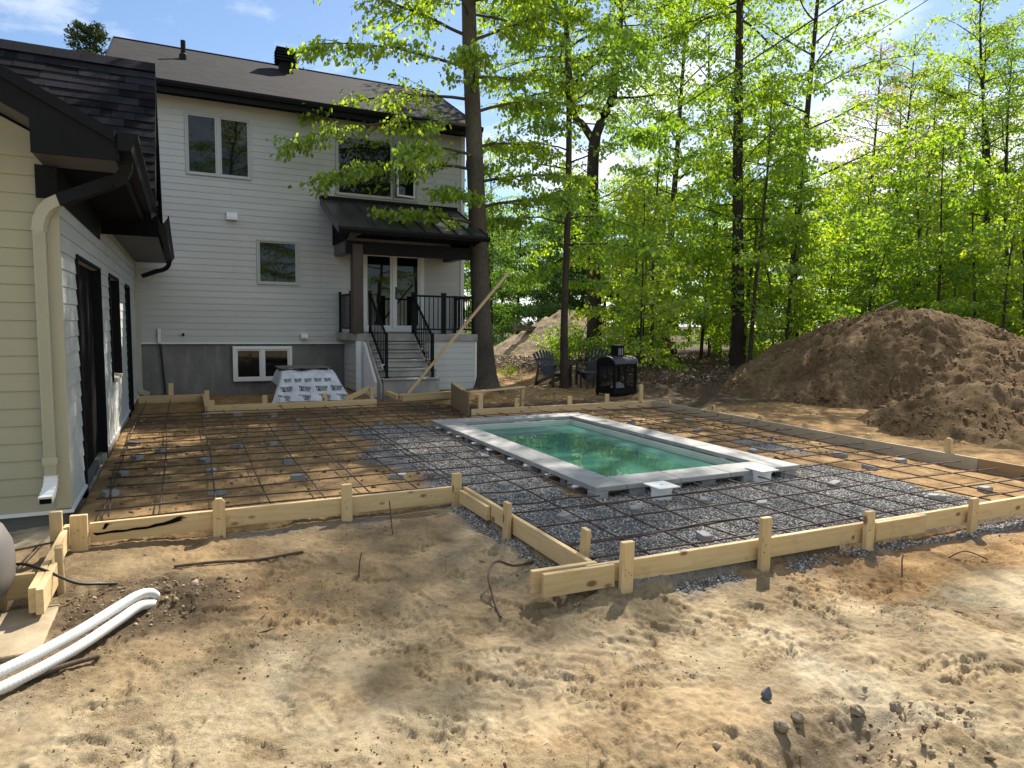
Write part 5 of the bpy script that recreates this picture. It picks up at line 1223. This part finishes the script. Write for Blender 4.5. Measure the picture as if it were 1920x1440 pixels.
# ================================================================== TREES
def V3(*a_): return np.array(a_, float)
def unit(v): return v/np.maximum(np.linalg.norm(v, axis=-1, keepdims=True), 1e-9)
class Tree:
    def __init__(s, seed): s.r = np.random.default_rng(seed); s.tv = []; s.tf = []; s.n = 0; s.lp = []; s.ld = []; s.ls = []
    def tube(s, pts, rad, n=6):
        pts = np.asarray(pts, float); rad = np.asarray(rad, float); m = len(pts)
        t = unit(np.gradient(pts, axis=0)); ref = np.where(np.abs(t[:, 2:3]) > .9, V3(1, 0, 0), V3(0, 0, 1))
        x = unit(np.cross(t, ref)); y = np.cross(x, t); a_ = 2*np.pi*np.arange(n)/n
        v = pts[:, None]+(x[:, None]*np.cos(a_)[None, :, None]+y[:, None]*np.sin(a_)[None, :, None])*rad[:, None, None]
        i = (np.arange(m-1)[:, None]*n+np.arange(n)[None]).ravel(); j = (np.arange(m-1)[:, None]*n+(np.arange(n)+1)[None] % n).ravel()
        s.tv.append(v.reshape(-1, 3)); s.tf.append(np.stack([i, j, j+n, i+n], 1)+s.n); s.n += m*n
    def leaves(s, pts, n, ln, jit=.12, droop=.8):
        pts = np.asarray(pts); m = len(pts); t = s.r.uniform(.05, 1, n)*(m-1); k = np.minimum(t.astype(int), m-2); f = (t-k)[:, None]
        p = pts[k]*(1-f)+pts[k+1]*f; d = unit(pts[k+1]-pts[k]); off = s.r.normal(0, 1, (n, 3))*V3(1, 1, .45)*jit
        a_ = s.r.uniform(0, 6.28, n); h = np.stack([np.cos(a_), np.sin(a_), np.zeros(n)], 1)
        dd = unit(d*.45+h*.75+V3(0, 0, -1)*(droop*s.r.uniform(.4, 1.3, n))[:, None])
        s.lp.append(p+off); s.ld.append(dd); s.ls.append(ln*s.r.uniform(.65, 1.15, n))
    def branch(s, p0, d0, L, r0, steps=7, lift=-.05, jit=.12):
        p = V3(*p0); d = unit(V3(*d0)); P = [p.copy()]
        for i in range(steps):
            d = unit(d+V3(0, 0, lift)+s.r.normal(0, jit, 3)*V3(1, 1, .6)); p = p+d*L/steps; P.append(p.copy())
        P = np.array(P); s.tube(P, r0*np.linspace(1, .18, len(P)), 5); return P
    def spray(s, P, L, leafn, ln, secs, droop, jit, r0, sublen=.5):
        """flat side twigs carrying the leaves"""
        m = len(P)
        for k in range(secs):
            t = s.r.uniform(.15, 1.0)*(m-1); i = min(int(t), m-2); q = P[i]*(1-(t-i))+P[i+1]*(t-i); d = unit(P[i+1]-P[i])
            sd = unit(np.cross(d, V3(0, 0, 1)))*(1 if k % 2 else -1)
            dd = unit(d*s.r.uniform(.4, .9)+sd*s.r.uniform(.5, 1)+V3(0, 0, s.r.normal(-.08, .18)))
            l = L*sublen*s.r.uniform(.5, 1.0)*(1.15-.75*t/(m-1)); Q = s.branch(q, dd, l, r0*.3, 4, -.06, .1)
            s.leaves(Q, leafn, ln, jit, droop)
        s.leaves(P[m//3:], leafn, ln, jit, droop)
    def finish(s, name, loc, bark, leaf, label, group, cat='tree', parts=4, yaw=0, crown='crown', stems='trunk'):
        tv = np.concatenate(s.tv); tf = np.concatenate(s.tf)
        s.tm = fastmesh(stems, tv, tf, True); s.tm.materials.append(MT[bark])
        p, d, ls = np.concatenate(s.lp), np.concatenate(s.ld), np.concatenate(s.ls); n = len(p)
        sd = unit(np.cross(d, s.r.normal(0, 1, (n, 3))*V3(.6, .6, 1))); nn = np.cross(d, sd); w = ls[:, None]*.30; l = ls[:, None]
        up = nn*l*.10; rv = np.clip(s.r.normal(.5, .22, n), 0, 1)
        if parts == 4:
            v = np.stack([p, p+d*l*.32+sd*w+up, p+d*l*.70+sd*w*.72+up*.8, p+d*l-nn*l*.06, p+d*l*.70-sd*w*.72+up*.8, p+d*l*.32-sd*w+up], 1)
            f = np.array([[0,1,2],[0,2,3],[0,3,4],[0,4,5]])
        else:
            v = np.stack([p, p+d*l*.45+sd*w*1.1+up, p+d*l, p+d*l*.45-sd*w*1.1+up], 1); f = np.array([[0,1,2],[0,2,3]])
        k = v.shape[1]; ff = (f[None]+(np.arange(n)*k)[:, None, None]).reshape(-1, 3)
        s.cm = fastmesh(crown, v.reshape(-1, 3), ff, False, {'rnd': np.repeat(rv, k)}); s.cm.materials.append(MT[leaf])
        s.nl = n; s.meta = (name, crown, stems, cat)
        return s.place(loc, label, group, yaw)
    def place(s, loc, label, group, yaw=0, sc=1.0):
        name, crown, stems, cat = s.meta
        r_ = empty(name, loc, label, cat, group); r_.rotation_euler = (0, 0, yaw); r_.scale = (sc, sc, sc)
        for nm, me in ((stems, s.tm), (crown, s.cm)):
            o = bpy.data.objects.new(nm, me); COL.objects.link(o); o.parent = r_
            if nm == crown: o['kind'] = 'stuff'
        return r_
def trunk_pts(pts, n=22):
    pts = np.array(pts, float); t = np.linspace(0, len(pts)-1, n); k = np.minimum(t.astype(int), len(pts)-2); f = (t-k)[:, None]
    P = np.array([pts[max(i-1, 0)] for i in k]); A = pts[k]; Bp = pts[k+1]; D = np.array([pts[min(i+2, len(pts)-1)] for i in k])
    return .5*(2*A+(Bp-P)*f+(2*P-5*A+4*Bp-D)*f**2+(3*A-P-3*Bp+D)*f**3)
def at_z(P, z):
    i = int(np.clip(np.searchsorted(P[:, 2], z), 1, len(P)-1)); t = (z-P[i-1, 2])/max(P[i, 2]-P[i-1, 2], 1e-6); return P[i-1]*(1-t)+P[i]*t
def crown(T, P, z0, z1, nb, Lmax, r_b, leafn, ln, secs, droop=.8, jit=.13, azf=None, e0=.15, e1=.7, prof=lambda t: (1-t)**.42*(.6+.4*min(1, t*4))):
    for k in range(nb):
        t = (k+T.r.random())/nb; z = z0+(z1-z0)*t; az = k*2.4+T.r.normal(0, .4) if azf is None else azf(k, t)
        L = Lmax*prof(t)*T.r.uniform(.75, 1.15); el = e0+(e1-e0)*t+T.r.normal(0, .1)
        Q = T.branch(at_z(P, z), (math.cos(az)*math.cos(el), math.sin(az)*math.cos(el), math.sin(el)), L, r_b*(1-.6*t), 7, -.055)
        T.spray(Q, L, leafn, ln, max(4, int(secs*L/Lmax)), droop, jit, r_b*(1-.6*t))
# ---- A: smooth grey trunk at the porch corner
T = Tree(101); P = trunk_pts([(0,0,-.2), (-.05,0,.8), (-.15,0,2), (-.28,0,4.3), (-.42,0,6.75), (-.54,0,9.1), (-.5,.1,13), (-.4,.2,18)])
rad = np.interp(P[:, 2], [-.2, .15, .5, 1.2, 4, 9, 18], [.47, .36, .27, .235, .215, .165, .03]); T.tube(P, rad, 18)
for k in range(7):
    a_ = k*.9; T.tube([(.18*math.cos(a_), .18*math.sin(a_), .42), (.30*math.cos(a_), .30*math.sin(a_), .12), (.50*math.cos(a_), .50*math.sin(a_), -.08)], [.07, .09, .05], 7)
low = [(4.05, math.radians(182), 2.7, .10), (5.3, math.radians(176), 3.9, .14), (6.3, math.radians(190), 4.2, .02), (6.9, math.radians(170), 3.9, .05), (7.6, math.radians(198), 3.9, .10), (8.3, math.radians(180), 3.5, .25), (5.6, math.radians(215), 3.0, .05), (4.6, math.radians(205), 2.2, .15),
       (4.4, math.radians(10), 2.9, .30), (5.0, math.radians(-25), 2.6, .35), (5.8, math.radians(20), 3.2, .35), (6.6, math.radians(-15), 3.2, .4), (7.4, math.radians(5), 3.2, .35), (8.2, math.radians(-35), 2.8, .3), (8.8, math.radians(35), 3.0, .4), (8.7, math.radians(230), 3.2, .3), (7.0, math.radians(250), 2.6, .3)]
for z, az, L, el in low:
    Q = T.branch(at_z(P, z), (math.cos(az)*math.cos(el), math.sin(az)*math.cos(el), math.sin(el)), L, .042, 8, -.045, .07)
    T.spray(Q, L, 26, .125, int(9+L*5), 1.0, .10, .035, .42)
crown(T, P, 9.0, 17.5, 34, 3.8, .05, 40, .14, 16, jit=.18)
T.finish('beech_tree', (6.67, 15.11, 0), 'bark_beech', 'leaf_beech', 'tall smooth grey-barked tree at the porch corner with drooping lime leaves', None)
# ---- B: thin dark tree beside the chair
T = Tree(102); P = trunk_pts([(0,0,-.2), (-.06,0,1.8), (-.02,0,4.6), (-.05,0,7.3), (-.2,0,10), (-.1,.1,14)])
T.tube(P, np.interp(P[:, 2], [-.2, .3, 2, 8, 14], [.17, .115, .095, .07, .015]), 12)
crown(T, P, 2.9, 13.6, 36, 3.4, .03, 32, .13, 15, .9, .14, e0=.1, e1=.6)
T.finish('young_beech_tree', (9.28, 15.73, 0), 'bark_mid', 'leaf_beech', 'thin dark straight tree beside the garden chair', None)
# ---- C: forked tree
T = Tree(103); P = trunk_pts([(0,0,-.2), (0,0,1.9), (-.2,0,5.5), (-.23,0,7.9), (-.14,0,8.9)], 14); T.tube(P, np.interp(P[:, 2], [-.2, .3, 1.5, 9], [.48, .34, .29, .21]), 16)
P1 = trunk_pts([(-.14,0,8.8), (.2,0,9.6), (.58,0,10.4), (.8,0,12.7), (.9,.1,14), (1.1,.2,18.5)], 16); T.tube(P1, np.interp(P1[:, 2], [8.8, 11, 18.5], [.19, .15, .03]), 12)
P2 = trunk_pts([(-.16,0,8.5), (-.7,0,9.1), (-1.17,0,9.6), (-1.5,0,12.3), (-1.7,.2,17)], 14); T.tube(P2, np.interp(P2[:, 2], [8.5, 11, 17], [.15, .12, .03]), 10)
crown(T, P1, 10.2, 18, 28, 4.8, .06, 30, .15, 14, .8, .18); crown(T, P2, 9.6, 16.5, 24, 4.6, .06, 30, .15, 14, .8, .18); crown(T, P, 4.4, 8.2, 10, 3.6, .04, 22, .14, 11, .8, .15)
T.finish('forked_tree', (14.36, 22.2, 0), 'bark_dark', 'leaf_forest', 'dark rough-barked tree forking high above the garden chairs', None, parts=2)
# ---- D: straight dark trunk right of the pool
T = Tree(104); P = trunk_pts([(0,0,-.2), (-.1,0,1.8), (-.22,0,3.8), (-.44,0,7.4), (-.65,0,12.5), (-.9,.1,19)])
T.tube(P, np.interp(P[:, 2], [-.2, .4, 2, 8, 19], [.36, .235, .205, .16, .03]), 14)
crown(T, P, 3.6, 12.5, 30, 4.4, .035, 28, .15, 13, .8, .16); crown(T, P, 11.5, 15.5, 16, 4.0, .05, 26, .15, 13, .8, .18); crown(T, P, 15.5, 18.8, 22, 5.2, .05, 26, .16, 13, .8, .2, azf=lambda k, t: math.radians(205)+((k*.618) % 1-.5)*2.6)  # extra top crown out of view, swung toward the yard to shade the sand
T.finish('straight_tree', (17.65, 17.9, gz(17.65, 17.9)), 'bark_dark', 'leaf_forest', 'straight dark trunk standing left of the big dirt heap', None, parts=2)

# ---- kinds for the wood behind
def kind_tree(seed, H, r0, z0, nb, Lmax, leafn, ln, secs, jit=.16, bend=.3, e0=.1, e1=.6):
    T = Tree(seed); b = T.r.normal(0, bend, 2); P = trunk_pts([(0,0,-.3), (b[0]*.2, b[1]*.2, H*.25), (b[0]*.6, b[1]*.4, H*.5), (b[0], b[1], H*.75), (b[0]*1.1, b[1]*1.3, H)], 12)
    T.tube(P, np.interp(P[:, 2], [-.3, H*.05, H], [r0*1.35, r0, .012]), 8)
    crown(T, P, z0, H*.98, nb, Lmax, max(.014, r0*.28), leafn, ln, secs, .75, jit, e0=e0, e1=e1, prof=lambda t: (1-t)**(.25 if H > 10 else .42)*(.6+.4*min(1, t*4))*(.75+.5*T.r.random())); return T
KT = [kind_tree(210+i, 13.5+i*1.6, .14+.02*i, 2.6+i*.7, 36, 3.9, 22, .145, 13, .2, .7, .1, 1.0) for i in range(3)]          # tall
KS = [kind_tree(230+i, 4.8+i*.9, .035+.008*i, .35+.2*i, 26, 2.4, 18, .14, 11, .14, .25, .05, .7) for i in range(4)]  # saplings
KD = [kind_tree(250, 9, .13, .5, 40, 3.2, 32, .18, 14, .26)]
# kind 3: tall bare-stemmed tree with rust-coloured young leaves
KR = [kind_tree(260, 16, .15, 5, 40, 3.4, 14, .13, 11, .2)]
first = {}
def plant(key, T, xy, sc, bark, leaf, name, label, group, yaw):
    loc = (xy[0], xy[1], gz(*xy)-.03)
    if key not in first:
        first[key] = T; o = T.finish(name, loc, bark, leaf, label, group, 'tree' if 'sapling' not in name else 'sapling', 2, yaw); o.scale = (sc, sc, sc); return o
    return T.place(loc, label, group, yaw, sc)
wr_ = random.Random(77); SEQ = {}
def blocked(x, y): return (x < 8.2 and y < 25) or (9 < x < 24 and y < 16.2 and x < 25) or (34 < y < 42.5) or (abs(x-17) < 4.2 and abs(y-29) < 4) or (19 < x < 24.5 and 30 < y < 33) or (x < 14.5+.2*(y-22) and 15 < y < 35 and x < 13 + .42*(y-20))
def wood(n, px0, px1, d0, d1, Ks, key, sc, bark, leaf, name, label, group, gap=1.2, taken=[]):
    c = 0; tries = 0
    while c < n and tries < n*40:
        tries += 1; px = wr_.uniform(px0, px1); d = math.sqrt(wr_.uniform(d0**2, d1**2)); xy = polar(px, d)
        if blocked(*xy) or any((xy[0]-a_)**2+(xy[1]-b_)**2 < gap**2 for a_, b_ in taken): continue
        taken.append(tuple(xy)); i = wr_.randrange(len(Ks)); o = plant(key+str(i), Ks[i], xy, wr_.uniform(*sc)*(1.3 if key == 't' and px < 1560 and d < 45 else 1), bark, leaf, name, label, group, wr_.uniform(0, 6.28)); c += 1; SEQ.setdefault(label, []).append((px, o))
wood(34, 1150, 2000, 21.5, 33, KS, 's', (.9, 1.35), 'bark_mid', 'leaf_forest', 'sapling', 'leafy sapling of the near thicket behind the berm', 'saplings in the thicket')
wood(26, 1120, 2100, 33, 52, KS, 's', (1.1, 1.7), 'bark_mid', 'leaf_forest', 'sapling', 'sapling of the rear thicket', 'saplings in the thicket', 1.8)
wood(20, 1180, 2050, 24, 38, KT, 't', (.85, 1.1), 'bark_dark', 'leaf_forest', 'woodland_tree', 'tall slender tree just behind the thicket', 'tall trees of the wood', 2.6)
wood(15, 900, 2150, 38, 70, KT, 't', (.9, 1.25), 'bark_dark', 'leaf_forest', 'woodland_tree', 'tall slender tree far back in the wood', 'tall trees of the wood', 3)
wood(12, 880, 1300, 46, 75, KD, 'd', (.9, 1.5), 'bark_dark', 'leaf_dark', 'dark_tree', 'dense dark green tree beyond the road', 'dark trees beyond the road', 2.5)
wood(4, 1700, 2200, 45, 75, KD, 'd', (.9, 1.5), 'bark_dark', 'leaf_dark', 'dark_tree', 'dense dark green tree deep in the wood at right', 'dark trees deep in the wood', 2.5)
for px, d, lab in ((1605, 36, 'left of two thin trees with rusty young leaves'), (1665, 40, 'right of two thin trees with rusty young leaves')): plant('r', KR[0], polar(px, d), 1.0, 'bark_mid', 'leaf_rust', 'rusty_tree', lab, 'rusty-leaved trees', px)
W1 = 'first second third fourth fifth sixth seventh eighth ninth tenth eleventh twelfth thirteenth fourteenth fifteenth sixteenth seventeenth eighteenth nineteenth twentieth'.split()
def ordw(i): return W1[i] if i < 20 else ('twenty-' if i < 29 else 'thirty-')+W1[i % 10] if i not in (29,) else 'thirtieth'
for lab, l_ in SEQ.items():
    for i, (px, o) in enumerate(sorted(l_, key=lambda t: t[0])): o['label'] = '%s, %s from the left' % (lab, ordw(i))
# trees on the right edge and behind the camera (the windows mirror those)
for px, d, i, sc, lab in ((1838, 33, 2, 1.15, 'double-stemmed dark tree right of the mound top'), (1846, 34.5, 1, 1.1, 'second stem beside the dark tree right of the mound top'), (1878, 30, 0, 1.0, 'dark trunk at the right picture edge above the berm')):
    plant('t'+str(i), KT[i], polar(px, d), sc, 'bark_dark', 'leaf_forest', 'woodland_tree', lab, None, px)
for k, (x, y, i) in enumerate(((-7, -9, 0), (-2.5, -12, 1), (2, -9.5, 2), (6.5, -12, 0), (11, -9, 1), (15, -13, 2), (4, -17, 1), (-5, -16, 2))):
    plant('t'+str(i), KT[i], (x, y), 1.0, 'bark_dark', 'leaf_forest', 'woodland_tree', 'tree behind the viewer, mirrored in the upstairs windows', 'trees mirrored in the windows', k)
# ---- bush on the sandy heap and undergrowth by the chairs
def bush(seed, h, n, ln, leafn=20):
    T = Tree(seed)
    for k in range(n):
        az = T.r.uniform(0, 6.28); el = T.r.uniform(.7, 1.4); Q = T.branch((T.r.normal(0, .12), T.r.normal(0, .12), 0), (math.cos(az)*math.cos(el), math.sin(az)*math.cos(el), math.sin(el)), h*T.r.uniform(.6, 1.1), .012, 5, -.02, .15)
        T.spray(Q, h, leafn, ln, 5, .6, .10, .01, .4)
    return T
bu = bush(301, 1.5, 12, .11); bu.finish('bush', (*polar(1052, 27.5), .3), 'bark_mid', 'leaf_forest', 'leafy bush at the foot of the sandy heap, behind the thin tree', 'undergrowth bushes', 'bush', 2, 0, 'foliage', 'stems')
for k, (x, y, sc, lab) in enumerate(((*polar(1085, 26.5), 1.1, 'leafy bush on the near slope of the sandy heap'), (*polar(1035, 22), .4, 'low green bush on the dirt between the tree trunks'), (*polar(1135, 24), .8, 'bush just right of the forked tree'), (*polar(1062, 29.5), .9, 'taller bush climbing the sandy heap'), (*polar(955, 21), .3, 'tiny green shrub on the bare dirt'), (*polar(1165, 25), .9, 'bush behind the fireplace chimney'))):
    bu.place((x, y, gz(x, y) if y < 24 else max(0, float(left_mound(np.array([x]), np.array([y]))[0]))), lab, 'undergrowth bushes', k*1.3, sc)
# ---- conifer behind the garage
T = Tree(310); P = trunk_pts([(0,0,-.3), (.1,0,5), (0,.1,9), (.1,0,13.6)], 12); T.tube(P, np.linspace(.3, .02, 12), 8)
for k in range(74):
    t = k/74; z = 5+8.6*t; az = k*2.4; L = 2.6*(1-t)**.55*T.r.uniform(.7, 1.1)+.25; el = .15+.5*t
    Q = T.branch(at_z(P, z), (math.cos(az)*math.cos(el), math.sin(az)*math.cos(el), math.sin(el)), L, .03, 5, .03, .08); T.spray(Q, L, 42, .12, 6, -.2, .11, .02, .45)
T.finish('pine_tree', (-3.25, 34, 0), 'bark_dark', 'needle', 'dark pine top showing above the garage roof', None, 'tree', 2)
# ---- verge grass, leaf litter
def flecks(name, x, y, z, ln, wd, mat, label, upright, seed):
    r_ = np.random.default_rng(seed); n = len(x); p = np.stack([x, y, z], 1); a_ = r_.uniform(0, 6.28, n)
    if upright: d = unit(np.stack([.35*np.cos(a_), .35*np.sin(a_), np.ones(n)], 1))
    else: d = unit(np.stack([np.cos(a_), np.sin(a_), r_.normal(0, .35, n)], 1))
    sd = unit(np.cross(d, r_.normal(0, 1, (n, 3))*V3(.4, .4, 1) if not upright else np.stack([np.sin(a_), -np.cos(a_), np.zeros(n)], 1))); nn = np.cross(d, sd); l = ln[:, None]
    v = np.stack([p, p+d*l*.5+sd*wd*l+nn*l*.12, p+d*l, p+d*l*.5-sd*wd*l+nn*l*.12], 1); f = np.array([[0,1,2],[0,2,3]])[None]+(np.arange(n)*4)[:, None, None]
    return tag(link(name, fastmesh(name, v.reshape(-1, 3), f.reshape(-1, 3), False, {'rnd': np.repeat(np.clip(r_.normal(.5, .25, n), 0, 1), 4)}), MT[mat]), label, kind='stuff')
n = 26000; x = rng.uniform(8, 46, n); y = rng.uniform(41.2, 47.5, n)
flecks('verge_grass', x, y, np.zeros(n), rng.uniform(.12, .32, n), .05, 'grass_blade', 'bright green grass on the verge beyond the road', True, 41)
n = 60000; x = rng.uniform(8.5, 26, n); y = rng.uniform(12.5, 27, n); k = (forest_edge(x, y) > rng.uniform(.25, .8, n)) & (x+y > 24); x, y = x[k], y[k]
flecks('leaf_litter', x, y, ground_z(x, y)+.02, rng.uniform(.05, .12, len(x)), .28, 'dead_leaf', 'brown dead leaves carpeting the wood floor', False, 42)
n = 700; x = rng.uniform(-1.0, 6.5, n); y = rng.uniform(1.5, 5.6, n); k = ~inbed(x, y, -.1); x, y = x[k], y[k]
flecks('twig_bits', x, y, ground_z(x, y)+.004, rng.gamma(2, .012, len(x))+.012, .05, 'dead_leaf', 'tiny bits of twig and root strewn over the sand', False, 44)
n = 2600; x = rng.uniform(-.5, 11.5, n); y = rng.uniform(9, 20, n); k = ~inbed(x, y) & ~((x > -1.2) & (x < 6.6) & (y > 14.5)); x, y = x[k], y[k]
flecks('fallen_leaves', x, y, ground_z(x, y)+.01, rng.uniform(.03, .07, len(x)), .28, 'dead_leaf', 'scattered dead leaves on the bare dirt by the chairs', False, 43)
